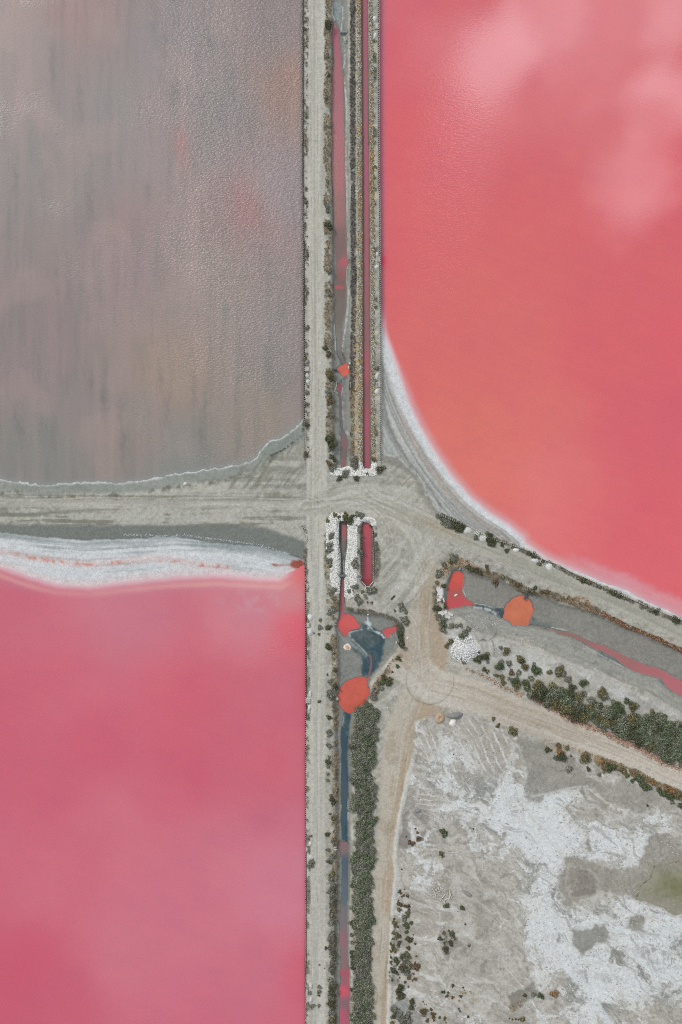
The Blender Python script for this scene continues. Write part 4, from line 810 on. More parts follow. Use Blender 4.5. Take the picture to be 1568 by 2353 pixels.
def mesh(name, V, F, mat, colr=None, smooth=False):
    me = bpy.data.meshes.new(name)
    V = np.asarray(V, np.float32)
    if isinstance(F, np.ndarray):
        k = F.shape[1]; me.vertices.add(len(V)); me.vertices.foreach_set('co', V.ravel()); me.loops.add(F.size)
        me.loops.foreach_set('vertex_index', F.astype(np.int32).ravel()); me.polygons.add(len(F)); me.polygons.foreach_set('loop_start', np.arange(0, F.size, k, dtype=np.int32)); me.update()
    else: me.from_pydata([tuple(map(float, v)) for v in V], [], F); me.update()
    if colr is not None:
        ca = me.color_attributes.new('Col', 'FLOAT_COLOR', 'POINT'); c4 = np.ones((len(V), 4), np.float32); c4[:, :3] = colr; ca.data.foreach_set('color', c4.ravel())
    if smooth: me.polygons.foreach_set('use_smooth', np.ones(len(me.polygons), bool))
    me.materials.append(mat); return me
def put(name, me, parent=None, loc=(0, 0, 0), rz=0, sc=(1, 1, 1), label=None, cat=None, group=None, kind=None):
    o = bpy.data.objects.new(name, me); C.objects.link(o)
    if parent: o.parent = parent
    o.location = loc; o.rotation_euler = (0, 0, rz); o.scale = sc
    if label: o['label'] = label
    if cat: o['category'] = cat
    if group: o['group'] = group
    if kind: o['kind'] = kind
    return o
def thing(name, label, cat, loc=(0, 0, 0), rz=0, group=None): return put(name, None, None, loc, rz, (1, 1, 1), label, cat, group)
def box(sx, sy, sz, z0=0, bev=.08):
    """box with chamfered top edges, base at z0"""
    b_ = min(sx, sy, sz) * bev; x, y = sx / 2, sy / 2
    V = [(-x, -y, z0), (x, -y, z0), (x, y, z0), (-x, y, z0), (-x, -y, z0 + sz - b_), (x, -y, z0 + sz - b_), (x, y, z0 + sz - b_), (-x, y, z0 + sz - b_),
         (-x + b_, -y + b_, z0 + sz), (x - b_, -y + b_, z0 + sz), (x - b_, y - b_, z0 + sz), (-x + b_, y - b_, z0 + sz)]
    F = [(3, 2, 1, 0)]
    for k in range(4):
        n = (k + 1) % 4; F += [(k, n, 4 + n, 4 + k), (4 + k, 4 + n, 8 + n, 8 + k)]
    F.append((8, 9, 10, 11)); return V, F
def xf(VF, dx=0, dy=0, dz=0, rz=0):
    c, s = math.cos(rz), math.sin(rz); return [(v[0] * c - v[1] * s + dx, v[0] * s + v[1] * c + dy, v[2] + dz) for v in VF[0]], VF[1]
def join(*vfs):
    V, F = [], []
    for v, f in vfs:
        n = len(V); V += list(v); F += [tuple(i + n for i in q) for q in f]
    return V, F
def tube(L_, r, n=14, wall=.12, z=0):
    """hollow pipe lying along X, open at both ends"""
    V, F = [], []; ri = r * (1 - wall)
    for (x, rr) in ((-L_ / 2, r), (L_ / 2, r), (L_ / 2, ri), (-L_ / 2, ri)):
        for k in range(n):
            a = 2 * math.pi * k / n; V.append((x, rr * math.cos(a), z + rr * math.sin(a)))
    for q in range(4):
        for k in range(n):
            k2 = (k + 1) % n; a, b_ = q * n, ((q + 1) % 4) * n
            F.append((a + k, b_ + k, b_ + k2, a + k2))
    return V, F

# ------------------------------------------------------------------ stake revetments: each fence is a thing, each stake a part
def along(pts, sp):
    p = [(WX(x), WY(y)) for x, y in pts]; out = []; carry = 0
    for (a, b_) in zip(p[:-1], p[1:]):
        L_ = math.dist(a, b_); t = carry
        while t < L_: out.append((a[0] + (b_[0] - a[0]) * t / L_, a[1] + (b_[1] - a[1]) * t / L_, math.atan2(b_[1] - a[1], b_[0] - a[0]))); t += sp
        carry = t - L_
    return out
def ribbon(pts, w, h, z0, sp=2.0, amp=.02):
    q = along(pts, sp) ; V, F = [], []
    for i, (x, y, a) in enumerate(q):
        j = random.uniform(-amp, amp); nx, ny = -math.sin(a), math.cos(a)
        for (o_, z) in ((-w / 2, z0), (w / 2, z0), (w / 2, z0 + h), (-w / 2, z0 + h)): V.append((x + nx * (o_ + j), y + ny * (o_ + j), z))
        if i:
            b0 = (i - 1) * 4; b1 = i * 4
            for k in range(4): F.append((b0 + k, b0 + (k + 1) % 4, b1 + (k + 1) % 4, b1 + k))
    F.append((0, 1, 2, 3)); n = len(V); F.append((n - 1, n - 2, n - 3, n - 4)); return V, F
# a stake: tapered eight sided post with a sawn top
def stake_mesh(r, h):
    V, F = [], []; n = 7
    for z, rr in ((-.7, r), (h * .9, r * .95), (h, r * .7)):
        for k in range(n): V.append((rr * math.cos(6.2832 * k / n), rr * math.sin(6.2832 * k / n), z))
    for q in range(2):
        for k in range(n): F.append((q * n + k, q * n + (k + 1) % n, (q + 1) * n + (k + 1) % n, (q + 1) * n + k))
    F.append(tuple(range(2 * n, 3 * n))); return V, F
ST_ME = [mesh('stake', *stake_mesh(.085, .42 + .06 * i), m_post) for i in range(3)]
ST_TIE = mesh('tie', *xf(box(.34, .08, .07, .02), .19), m_post)
def stake_fence(pts, sp, label, side, tie=False, z=0.0, scale=1.0, rail=True):
    x0, y0 = WX(pts[0][0]), WY(pts[0][1])
    t = thing('stake_fence', label, 'stake fence', (x0, y0, z))
    for (x, y, a) in along(pts, sp)[:298]:
        o = put('stake', random.choice(ST_ME), t, (x - x0 + random.uniform(-.04, .04), y - y0 + random.uniform(-.04, .04), random.uniform(-.08, .04)), random.uniform(0, 3), (scale, scale, 1))
        if tie: put('tie', ST_TIE, o, (0, 0, .25), 0).rotation_euler = (0, 0, a + side * math.pi / 2 + .5 - o.rotation_euler[2])
    if rail: 
        V, F = ribbon(pts, .05, .55, -.5); o = put('plank_lining', mesh('plank_lining', [(v[0] - x0 + .12 * (side if abs(pts[0][0] - pts[-1][0]) < 40 else 0), v[1] - y0 - .1 * (abs(pts[0][0] - pts[-1][0]) >= 40), v[2]) for v in V], F, m_dark), t)
    return t
fR = P('D', (871.6, -20), (872.2, 200), (873.2, 402), (875.2, 600), (876, 804), (876, 1000), (875.4, 1066))
stake_fence(fR, .48, 'long white stake fence holding the dyke edge against the right pink lake', -1, tie=True, scale=1.05)
fG = P('D', (696.3, -20), (696.2, 300), (698.2, 600), (700, 800), (700.3, 957), (700.5, 1075))
stake_fence(fG, .49, 'line of short stakes along the grey lake beside the left dyke road', -1, scale=.8)
fL = P('D', (702, 1290), (703.2, 1500), (702.3, 1800), (702.8, 2100), (701.8, 2240), (702.6, 2380))
stake_fence(fL, .48, 'line of short stakes along the lower left pink lake', -1, scale=.75)
fD = P('R6', (510, 1682), (560, 1708), (640, 1740), (730, 1772), (785, 1802), (830, 1830), (930, 1880)) + P('A5', (230, 325), (300, 350), (400, 383), (480, 430), (560, 465), (640, 493), (700, 530), (780, 567), (900, 620), (1000, 672), (1100, 714), (1200, 757), (1300, 802), (1400, 842), (1500, 885), (1568, 908)) + P('D', (1600, 1450))
stake_fence(fD, .46, 'slanting stake fence between the sandy shore road and the right pink lake', 1, tie=True, scale=.95, rail=False)
for k, (pts, lb_) in enumerate([(P('Z4', (218, 300), (218, 500), (215, 640), (205, 760)), 'short run of broken stakes between the two parts of the left dyke shore')]):
    stake_fence(pts, .7, lb_, -1, scale=.7, rail=False)
pw = P('Z4', (850, 445), (853, 620), (851, 850)); pe = P('Z4', (972, 350), (981, 500), (982, 700), (981, 925))
stake_fence(pw, .42, 'stakes lining the left side of the walled rose trench', -1, z=-.05, scale=.8)
stake_fence(pe, .42, 'stakes lining the right side of the walled rose trench', 1, z=-.05, scale=.8)

# ------------------------------------------------------------------ sluices, pipes, headwalls
def sluice(f, x, y, w, l, rz, planks, label, cat='sluice gate', plankc=None, holes=True):
    (px_, py_), = P(f, (x, y)); s = S(f) * U; W, Lh = w * s, l * s
    t = thing('sluice_gate', label, cat, (WX(px_), WY(py_), 0), rz)
    th = .09
    for (dx, dy, sx, sy) in ((0, Lh / 2, W, th), (0, -Lh / 2, W, th), (W / 2 - th / 2, 0, th, Lh - th), (-W / 2 + th / 2, 0, th, Lh - th)):
        put('side_wall', mesh('side_wall', *box(sx, sy, .75, -.5), m_conc), t, (dx, dy, 0))
    put('sump', mesh('sump', *box(W - 2 * th, Lh - th, .1, -.4), m_dark), t)
    for k in range(planks):
        u = (k + .5) / planks
        put('plank', mesh('plank', *box((W - .2) / planks * .62, Lh * .9, .06, .26), plankc or m_wood), t, (-W / 2 + .1 + (W - .2) * u, 0, random.uniform(-.02, .02)), random.uniform(-.03, .03))
    return t
sluice('Z3', 268, 258, 62, 56, 0, 4, 'white plank sluice on the left dyke edge at the grey lake')
sluice('Z1', 1200, 358, 66, 62, 0, 1, 'square white framed sluice near the top of the right stake fence')
sluice('Z2', 1222, 1136, 50, 60, 0, 4, 'grey slatted sluice with the red outflow in the right pink lake')
sluice('Z3', 1222, 466, 62, 56, 0, 3, 'white and black sluice between two pale mounds on the right fence')
sluice('Z4', 236, 1425, 44, 42, 0, 1, 'grey square sluice on the lower left lake edge, topmost there')
sluice('Z5', 278, 178, 62, 56, 0, 4, 'striped white sluice on the lower left lake edge level with the large orange pool')
sluice('Z5', 262, 2177, 26, 40, 0, 1, 'small sluice at the lower left lake edge between round pale mounds')
sluice('Z6', 268, 1926, 26, 64, 0, 2, 'narrow two bar sluice at the bottom of the lower left lake edge')
sluice('R6', 802, 1824, 40, 34, R(-28), 3, 'dark slatted sluice on the slanting fence, the one farther left')
sluice('A1', 1356, 206, 58, 48, R(-25), 3, 'dark slatted sluice on the slanting fence, the one farther right', plankc=m_dark)
# dark grating set in the pit's lower end, with its wing walls
t = thing('trench_gate', 'white framed gate with dark bars closing the south end of the rose trench', 'sluice gate', (WX(P('Z4', (919, 1000))[0][0]), WY(P('Z4', (919, 1000))[0][1]), 0))
s4 = S('Z4') * U
for (x0, y0, x1, y1) in ((850, 930, 892, 975), (982, 930, 944, 975), (893, 975, 896, 1020), (943, 975, 942, 1020), (896, 1020, 942, 1020)):
    a_ = math.atan2(-(y1 - y0), x1 - x0); L_ = math.hypot(x1 - x0, y1 - y0) * s4
    put('wing_wall', mesh('wing_wall', *box(L_, .1, .85, -.6), m_conc), t, (((x0 + x1) / 2 - 919) * s4, -((y0 + y1) / 2 - 1000) * s4, 0), a_)
for k in range(4): put('bar', mesh('bar', *box(.75, .09, .08, .1), m_dark if k % 2 else m_wood), t, (0, (.21 - .14 * k), 0))
t = thing('inlet_box', 'small grey square inlet box on the left side of the rose trench', 'inlet box', (WX(P('Z4', (822, 876))[0][0]), WY(P('Z4', (822, 876))[0][1]), 0))
for (dx, dy, sx, sy) in ((0, .38, .9, .08), (0, -.38, .9, .08), (.4, 0, .08, .68)): put('box_wall', mesh('box_wall', *box(sx, sy, .7, -.5), m_conc), t, (dx, dy, 0))
put('cover', mesh('cover', *box(.6, .6, .06, .06), m_cgrey), t, (-.1, 0, 0))
def pipe(f, x, y, length, dia, rz, mat, label, z=-.45, collar=True):
    (px_, py_), = P(f, (x, y)); s = S(f) * U
    t = thing('culvert_pipe', label, 'pipe', (WX(px_), WY(py_), z), rz)
    put('pipe_barrel', mesh('pipe_barrel', *tube(length * s, dia * s / 2), mat, smooth=False), t)
    if collar:
        for e in (-1, 1): put('collar', mesh('collar', *tube(.12, dia * s / 2 * 1.14), mat), t, (e * (length * s / 2 - .06), 0, 0))
    return t
pipe('Z1', 758, 415, 92, 28, 0, m_pipe, 'short pale grey pipe crossing the bed near the top of the upper canal')
pipe('Z3', 626, 262, 80, 26, 0, m_bpipe, 'dark blue pipe feeding the small orange pool from the left')
pipe('Z4', 621, 868, 128, 36, 0, m_spipe, 'slate grey pipe laid across the thin channel between white gravel banks', z=-.35)
pipe('A1', 1147, 650, 78, 26, R(65), m_bpipe, 'blue pipe reaching into the large bright orange pond')
pipe('A1', 320, 300, 36, 24, R(65), m_pipe, 'short grey pipe at the tip of the keyhole shaped pond')
pipe('Z4', 548, 1424, 26, 20, 0, m_pipe, 'stubby pipe end at the left of the coral pool', collar=False)
def slab(f, x, y, w, l, h, rz, mat, name, label, cat, z=None):
    (px_, py_), = P(f, (x, y)); s = S(f) * U
    V, F = box(w * s, l * s, h, -.08, .12)
    V = [(v[0] * random.uniform(.92, 1.06), v[1] * random.uniform(.92, 1.06), v[2]) for v in V]
    return put(name, mesh(name, V, F, mat), None, (WX(px_), WY(py_), ground_z(px_, py_) if z is None else z), rz, label=label, cat=cat)
slab('Z3', 752, 1601, 62, 26, .5, 0, m_conc, 'headwall', 'pale headwall closing the foot of the upper canal', 'headwall', -.45)
slab('Z3', 1086, 1612, 56, 14, .5, 0, m_conc, 'headwall', 'thin pale headwall closing the foot of the straight pink canal', 'headwall', -.45)
slab('Z4', 633, 243, 80, 22, .6, 0, m_dark, 'headwall', 'dark headwall at the top of the white gravel slot', 'headwall', -.6)
slab('Z4', 1246, 1632, 14, 24, .35, .05, m_salt, 'marker_block', 'small upright white block standing on the mud east of the blue stain', 'block')
slab('Z4', 922, 1308, 22, 18, .35, .1, m_salt, 'marker_block', 'small white block at the head of the white foam streak', 'block')
slab('Z3', 840, 180, 22, 22, .4, .1, m_salt, 'marker_block', 'white block at the upper right of the small orange pool', 'block')
slab('Z3', 825, 225, 12, 38, .3, 0, m_salt, 'marker_block', 'upright white slab standing in the edge of the small orange pool', 'block', -.8)
slab('Z5', 667, 158, 34, 40, .4, .5, m_salt, 'outfall_block', 'pointed pale block at the left rim of the large orange pool', 'block')
slab('B2', 222, 1667, 20, 14, .15, .6, m_salt, 'marker_block', 'lone white slab on the beige road near the dark hedge', 'block')
slab('B2', 474, 789, 22, 28, .2, -.5, m_salt, 'marker_block', 'white slab by the dark bushes east of the basin', 'block')
slab('B2', 362, 173, 10, 20, .15, .1, m_salt, 'marker_block', 'tiny white stick shaped block on the sandy ground right of the rose trench', 'block')
slab('A4', 488, 80, 10, 40, .15, .3, m_wood, 'loose_plank', 'single pale stick on the sand left of the bleached timber pile', 'plank')
slab('A4', 900, 660, 16, 20, .2, .7, m_salt, 'marker_block', 'small white block on the dark ground below the bleached timber pile', 'block')
slab('B2', 290, 284, 20, 70, .2, -.75, m_dark, 'fallen_log', 'short dark brown log lying on the sand right of the rose trench', 'log')
t = thing('outfall', 'pair of white bars over a dark opening at the pink end of the blue canal', 'outfall', (WX(P('Z5', (645, 2168))[0][0]), WY(P('Z5', (645, 2168))[0][1]), -.3))
for dy in (-.28, .28): put('side_bar', mesh('side_bar', *box(.62, .13, .3, 0), m_salt), t, (0, dy, 0), .15 * (dy > 0))
put('opening', mesh('opening', *box(.6, .4, .12, -.1), m_dark), t)
for i, (f, pts, lb_) in enumerate([('Z3', [(667, 425), (665, 470), (650, 520), (627, 572)], 'curved white handrail left of the rill below the small orange pool'), ('Z3', [(855, 438), (856, 480), (850, 525)], 'short straight white handrail right of the rill below the small orange pool'),
                                   ('Z1', [(772, 500), (770, 560), (795, 520)], 'bent white rod on the bed below the grey pipe')]):
    q = P(f, *pts); x0, y0 = WX(q[0][0]), WY(q[0][1]); t = thing('handrail', lb_, 'handrail', (x0, y0, -.5))
    V, F = ribbon(q, .08, .08, .55, sp=.3, amp=.01); put('rail', mesh('rail', [(v[0] - x0, v[1] - y0, v[2]) for v in V], F, m_wood), t)
    for (x, y, a) in along(q, .8): put('upright', mesh('upright', *box(.12, .12, .9, -.3), m_wood), t, (x - x0, y - y0, 0))
for (f, x, y, w, l, rz, lb_) in [('Z3', 255, 650, 9, 85, .35, 'long pale plank, left one of two lying on the left dyke'), ('Z3', 268, 668, 9, 70, .42, 'pale plank, right one of two lying on the left dyke'),
                                 ('Z3', 921, 605, 9, 88, .28, 'pale plank, left one of two lying beside the orange rubble band'), ('Z3', 932, 632, 8, 50, .3, 'short pale plank, right one of two lying beside the orange rubble band'),
                                 ('Z4', 716, 1222, 6, 34, -.15, 'thin pale stick on the bank above the coral pool'), ('B2', 1345, 680, 7, 50, -.7, 'thin pale stick on the mud below the keyhole shaped pond'),
                                 ('Z5', 1076, 505, 8, 45, -.05, 'pale stick poking out of the dense hedge below the large orange pool')]:
    slab(f, x, y, w, l, .08, rz, m_wood, 'loose_plank', lb_, 'plank')
# bleached timbers of the two piles
tim = [(760, 70, 60, 2.3, 'L'), (790, 55, 50, 2.0, 'L'), (815, 60, 62, 1.2, 'L'), (840, 50, 58, 1.35, 'L'), (775, 110, 44, 2.7, 'L'), (830, 105, 40, .6, 'L'), (775, 135, 52, .15, 'L'), (725, 130, 40, 2.7, 'L'), (800, 140, 44, 1.1, 'L'), (850, 90, 30, .2, 'L'), (760, 95, 36, .9, 'L'), (795, 170, 36, 1.3, 'L'),
       (905, 185, 112, .8, 'R'), (925, 165, 80, .9, 'R'), (1010, 120, 90, 1.5, 'R'), (1022, 160, 80, 1.3, 'R'), (1005, 190, 70, 1.45, 'R'), (985, 210, 60, .05, 'R'), (935, 270, 60, 1.3, 'R'), (895, 215, 50, 2.4, 'R'), (870, 230, 50, 2.2, 'R'), (985, 120, 40, 2.0, 'R'), (925, 55, 60, 2.6, 'R'), (890, 40, 50, 2.5, 'R'), (1040, 175, 44, 1.8, 'R'), (950, 225, 46, .4, 'R')]
for (x, y, l, a, side) in tim:
    q = P('A4', (x, y))[0]; z = ground_z(*q)
    o = put('bleached_timber', mesh('bleached_timber', *box(l * S('A4') * U, random.uniform(.09, .17), .12, 0), m_wood), None, (WX(q[0]), WY(q[1]), z + random.uniform(.02, .3)), a,
            label=('bleached white timber in the left heap of scrap wood on the pan' if side == 'L' else 'bleached white timber in the larger right heap of scrap wood'), cat='timber', group='bleached timbers in the %s heap' % ('left' if side == 'L' else 'right'))
    o.rotation_euler[1] = random.uniform(-.06, .06)
# slatted dark pallet on the pan
q = P('B3', (1015, 1348))[0]; t = thing('pallet', 'small black and white slatted pallet lying on the salt pan', 'pallet', (WX(q[0]), WY(q[1]), ground_z(*q)), -.08)
put('base_board', mesh('base_board', *box(.82, .42, .06, 0), m_dark), t)
for k in range(4): put('slat', mesh('slat', *box(.07, .38, .05, .062), m_wood), t, (-.33 + .14 * k, 0, 0), .2 * (k - 1.5) * .3)

# ------------------------------------------------------------------ mounds
def mound_mesh(rx, ry, h, seed, crater=0, n=22, rings=7):
    r_ = random.Random(seed); ph = [r_.uniform(0, 6.28) for _ in range(4)]
    V = [(0, 0, h * (1 - crater))]; F = []
    for i in range(1, rings + 1):
        t_ = i / rings
        for k in range(n):
            a = 6.2832 * k / n; w = 1 + .12 * math.sin(2 * a + ph[0]) + .07 * math.sin(3 * a + ph[1]) + .04 * math.sin(5 * a + ph[2])
            z = h * (1 - t_ ** 2) ** 1.2 * (1 - crater * math.exp(-(t_ / .4) ** 2)) + r_.uniform(-.03, .03) * h
            V.append((rx * t_ * w * math.cos(a), ry * t_ * w * math.sin(a), z if i < rings else -.12))
    for k in range(n): F.append((0, 1 + k, 1 + (k + 1) % n))
    for i in range(rings - 1):
        for k in range(n): a = 1 + i * n; F.append((a + k, a + n + k, a + n + (k + 1) % n, a + (k + 1) % n))
    return V, F
def mound(f, x, y, rx, ry, mat, label, h=.35, name='sand_mound', cat='mound', rz=0, crater=.0):
    q = P(f, (x, y))[0]; s = S(f) * U
    return put(name, mesh(name, *mound_mesh(rx * s, ry * s, h, hash((x, y)) % 9999, crater), mat, smooth=True), None, (WX(q[0]), WY(q[1]), ground_z(*q)), rz, label=label, cat=cat)
for a in [('Z3', 268, 160, 36, 38, m_grit, 'stony grey mound just above the white plank sluice on the left dyke'), ('Z3', 270, 345, 32, 32, m_sand, 'round cratered mound just below the white plank sluice on the left dyke', .3),
          ('Z3', 281, 425, 30, 38, m_sand, 'smooth pale mound, lower of the pair below the white plank sluice'), ('Z3', 1210, 350, 32, 50, m_sand, 'pale oval mound above the white and black sluice on the right fence'),
          ('Z3', 1207, 560, 33, 48, m_sand, 'pale oval mound below the white and black sluice on the right fence'), ('Z1', 1180, 250, 30, 40, m_sand, 'pale mound above the white framed sluice near the top of the right fence'),
          ('Z1', 1184, 480, 30, 40, m_sand, 'pale mound below the white framed sluice near the top of the right fence'), ('Z2', 1212, 1068, 28, 32, m_sand, 'pale mound above the grey slatted sluice by the red outflow'),
          ('Z2', 1205, 1238, 32, 34, m_sand, 'pale mound below the grey slatted sluice by the red outflow'), ('Z4', 261, 1340, 36, 38, m_sand, 'round pale mound above the topmost sluice of the lower left lake'),
          ('Z4', 263, 1507, 38, 44, m_sand, 'round pale mound below the topmost sluice of the lower left lake'), ('Z5', 310, 88, 27, 45, m_sand, 'long pale mound above the striped sluice beside the lower left lake'),
          ('Z5', 298, 272, 27, 40, m_sand, 'pale mound below the striped sluice beside the lower left lake'), ('Z5', 308, 2100, 24, 38, m_sand, 'ring shaped pale mound beside the lower left lake', .3),
          ('Z5', 320, 2285, 44, 40, m_sand, 'large pale mound beside the lower left lake, above a grey bush'), ('Z6', 322, 1838, 28, 40, m_sand, 'pale mound above the narrow two bar sluice'),
          ('Z6', 322, 2025, 28, 44, m_sand, 'pale mound below the narrow two bar sluice'), ('R6', 725, 1808, 40, 30, m_sand, 'pale mound left of the farther left dark sluice on the slanting fence'),
          ('R6', 856, 1868, 42, 30, m_sand, 'pale mound right of the farther left dark sluice on the slanting fence'), ('A1', 1018, 65, 40, 32, m_salt, 'bright white mound on the slanting fence near the red seep'),
          ('A1', 1260, 195, 56, 34, m_sand, 'broad pale mound left of the farther right dark sluice'), ('A1', 1436, 272, 54, 44, m_sand, 'round pale mound right of the farther right dark sluice', .28)]:
    mound(*a)
mound('B3', 680, 190, 52, 68, m_rust, 'brown rimmed heap of rusty spoil where the two dirt roads part', .8, 'spoil_heap', 'heap', crater=.7)
mound('B3', 838, 165, 84, 42, m_grit, 'dark grey gravel heap bent like an arch beside the rusty spoil heap', .8, 'gravel_heap', 'heap')
mound('B3', 818, 240, 44, 42, m_salt, 'small white salt heap under the dark grey gravel arch', .5, 'salt_heap', 'heap')
mound('A4', 1290, 135, 98, 42, m_grit, 'low stony oval heap right of the scrap timber piles', .3, 'spoil_heap', 'heap', rz=-.6)
mound('B3', 450, 1160, 40, 22, m_grit, 'small grey elongated heap left of the dark ground on the pan', .3, 'spoil_heap', 'heap', rz=.3)
mound('R4', 894, 404, 11, 8, m_salt, 'small bright white salt lump on the bank below the grey lake', .25, 'salt_lump', 'salt lump')
t = mound('Z4', 685, 1685, 52, 38, m_salt, 'cream salt crust island with an orange centre left of the blue stain', .16, 'salt_crust_island', 'salt crust', rz=-.5)
put('orange_centre', mesh('orange_centre', *mound_mesh(34 * s4, 22 * s4, .1, 5), m_orange, smooth=True), t, (0, 0, .1))
t = mound('A1', 272, 635, 24, 14, m_salt, 'small grey white islet standing in the keyhole shaped pond', .12, 'mud_islet', 'islet', rz=.6); t.location.z = -.84

# ------------------------------------------------------------------ stones
ico_v = []
ph_ = (1 + 5 ** .5) / 2
for a_, b_ in ((1, ph_), (-1, ph_), (1, -ph_), (-1, -ph_)): ico_v += [(0, a_, b_), (a_, b_, 0), (b_, 0, a_)]
ICO = np.array(ico_v) / math.hypot(1, ph_)
ICF = [(i, j, k) for i in range(12) for j in range(i + 1, 12) for k in range(j + 1, 12)
       if abs(np.linalg.norm(ICO[i] - ICO[j]) - 1.0515) < .02 and abs(np.linalg.norm(ICO[j] - ICO[k]) - 1.0515) < .02 and abs(np.linalg.norm(ICO[i] - ICO[k]) - 1.0515) < .02]
ICF = np.array([f if np.dot(np.cross(ICO[f[1]] - ICO[f[0]], ICO[f[2]] - ICO[f[0]]), ICO[f[0]]) > 0 else (f[0], f[2], f[1]) for f in ICF])
def inpoly(pts, x, y):
    p = np.array(pts); ins = np.zeros(len(x), bool)
    for k in range(len(p)):
        ax, ay = p[k]; bx, by = p[(k + 1) % len(p)]
        if ay != by: ins ^= ((y < ay) != (y < by)) & (x < ax + (y - ay) * (bx - ax) / (by - ay))
    return ins
def scatter(pts, n):
    p = np.array(pts); lo, hi = p.min(0), p.max(0)
    lo = np.maximum(lo, (-30, -40)); hi = np.minimum(hi, (1600, 2395))
    x = rng.uniform(lo[0], hi[0], n * 4); y = rng.uniform(lo[1], hi[1], n * 4); k = inpoly(pts, x, y); return x[k], y[k]
def gz(x, y):
    i = np.clip(np.searchsorted(xs, x), 0, NX - 1); j = np.clip(np.searchsorted(ys, y), 0, NY - 1); return H[j, i]
def stones(x, y, r, cols, zoff=0):
    n = len(x); V = np.repeat(ICO[None] * rng.uniform(.75, 1.25, (n, 12, 1)), n if False else 1, 0)
    ang = rng.uniform(0, 6.28, n); c, s = np.cos(ang)[:, None], np.sin(ang)[:, None]
    sx, sy, sz = (r * rng.uniform(.8, 1.4, n))[:, None], (r * rng.uniform(.6, 1.0, n))[:, None], (r * rng.uniform(.5, .8, n))[:, None]
    a, b2, c2 = V[..., 0] * sx, V[..., 1] * sy, V[..., 2] * sz
    out = np.stack([a * c - b2 * s + WX(x)[:, None], a * s + b2 * c + WY(y)[:, None], c2 + (gz(x, y) + zoff)[:, None] + sz * .35], -1).reshape(-1, 3)
    F = (ICF[None] + 12 * np.arange(n)[:, None, None]).reshape(-1, 3)
    return out, F, np.repeat(cols, 12, 0)
def stone_stuff(name, pieces, label, cat='rubble', mat=None):
    V, F, Cc, n = [], [], [], 0
    for v, f, c in pieces: V.append(v); F.append(f + n); Cc.append(c); n += len(v)
    return put(name, mesh(name, np.concatenate(V), np.concatenate(F), mat or m_stone, np.concatenate(Cc)), label=label, cat=cat, kind='stuff')
def pick(n, cols, wts):
    k = rng.choice(len(cols), n, p=np.array(wts) / sum(wts)); return np.array([lin(c) for c in cols])[k] * rng.uniform(.85, 1.12, (n, 1))
# rubble bands either side of the straight pink canal
for (pl, hw, n, lb_, oy) in [(P('D', (825, -40), (826.5, 300), (828.5, 600), (829, 900), (829.5, 1060)), 4.6, 11500, 'band of orange, brown and white rubble on the left bank of the straight pink canal', (None,)),
                             (P('D', (852, -40), (855, 330), (857, 600), (857.5, 800), (858.5, 1060)), 4.2, 9500, 'band of white and rusty rubble on the right bank of the straight pink canal', (340,))]:
    y = rng.uniform(-40, 1062, n); xc = np.interp(y, [p[1] for p in pl], [p[0] for p in pl]); x = xc + rng.normal(0, hw * .52, n)
    kk = np.abs(x - xc) < hw * 1.35; x, y = x[kk], y[kk]
    rustw = (.35 + .9 * (fbm(x, y, 12, 90, octv=2, seed=201) - .4)) if oy[0] is None else (.12 + .75 * np.exp(-((y - 390) / 130) ** 2) + .25 * (y > 850))
    isr = rng.random(len(x)) < np.clip(rustw, .05, .95)
    cc = .86 * np.where(isr[:, None], pick(len(x), [(196, 158, 96), (164, 132, 84), (206, 178, 130), (120, 100, 72)], [3, 3, 2, 2]), pick(len(x), [(212, 208, 196), (150, 146, 128), (112, 108, 92), (232, 228, 218), (182, 172, 144)], [3, 3, 3, 1.2, 2]))
    stone_stuff('rubble_bank', [stones(x, y, rng.uniform(.07, .15, len(x)), cc)], lb_)
WH = [(236, 234, 226), (222, 220, 211), (168, 165, 152), (246, 246, 240)]; WW = [4, 3, 2, 2.4]
def gravel(polys, n, label, r=(.05, .18)):
    pcs = []
    for p in polys:
        x, y = scatter(p, n); s_ = N1[np.clip(np.searchsorted(ys, y), 0, NY - 1), np.clip(np.searchsorted(xs, x), 0, NX - 1)]
        pcs.append(stones(x, y, rng.uniform(r[0], r[1], len(x)), pick(len(x), WH, WW)))
    return stone_stuff('white_gravel', pcs, label)
gravel([P('Z3', (570, 1660), (640, 1590), (720, 1600), (790, 1570), (840, 1560), (930, 1640), (965, 1500), (1000, 1510), (1030, 1600), (1120, 1600), (1150, 1500), (1190, 1490), (1215, 1600), (1220, 1670), (1150, 1700), (1090, 1690), (1000, 1700), (880, 1690), (700, 1700), (620, 1690))], 2600, 'white stone packing round the foot of the two upper canals')
gravel([P('Z4', (440, 260), (510, 150), (640, 150), (700, 200), (600, 250), (585, 260), (585, 500), (605, 620), (605, 840), (560, 850), (605, 890), (600, 1060), (560, 1080), (520, 1000), (490, 900), (490, 760), (450, 640), (445, 400)),
        P('Z4', (690, 210), (760, 190), (820, 190), (880, 240), (850, 260), (800, 300), (795, 500), (800, 680), (790, 850), (790, 960), (740, 1020), (760, 1100), (690, 1140), (655, 1100), (655, 900), (690, 860), (660, 840), (665, 700), (690, 560)),
        P('Z4', (840, 240), (880, 200), (980, 205), (1015, 240), (1010, 290), (960, 290), (930, 258))], 5200, 'white stone packing lining the slot and the head of the rose trench')
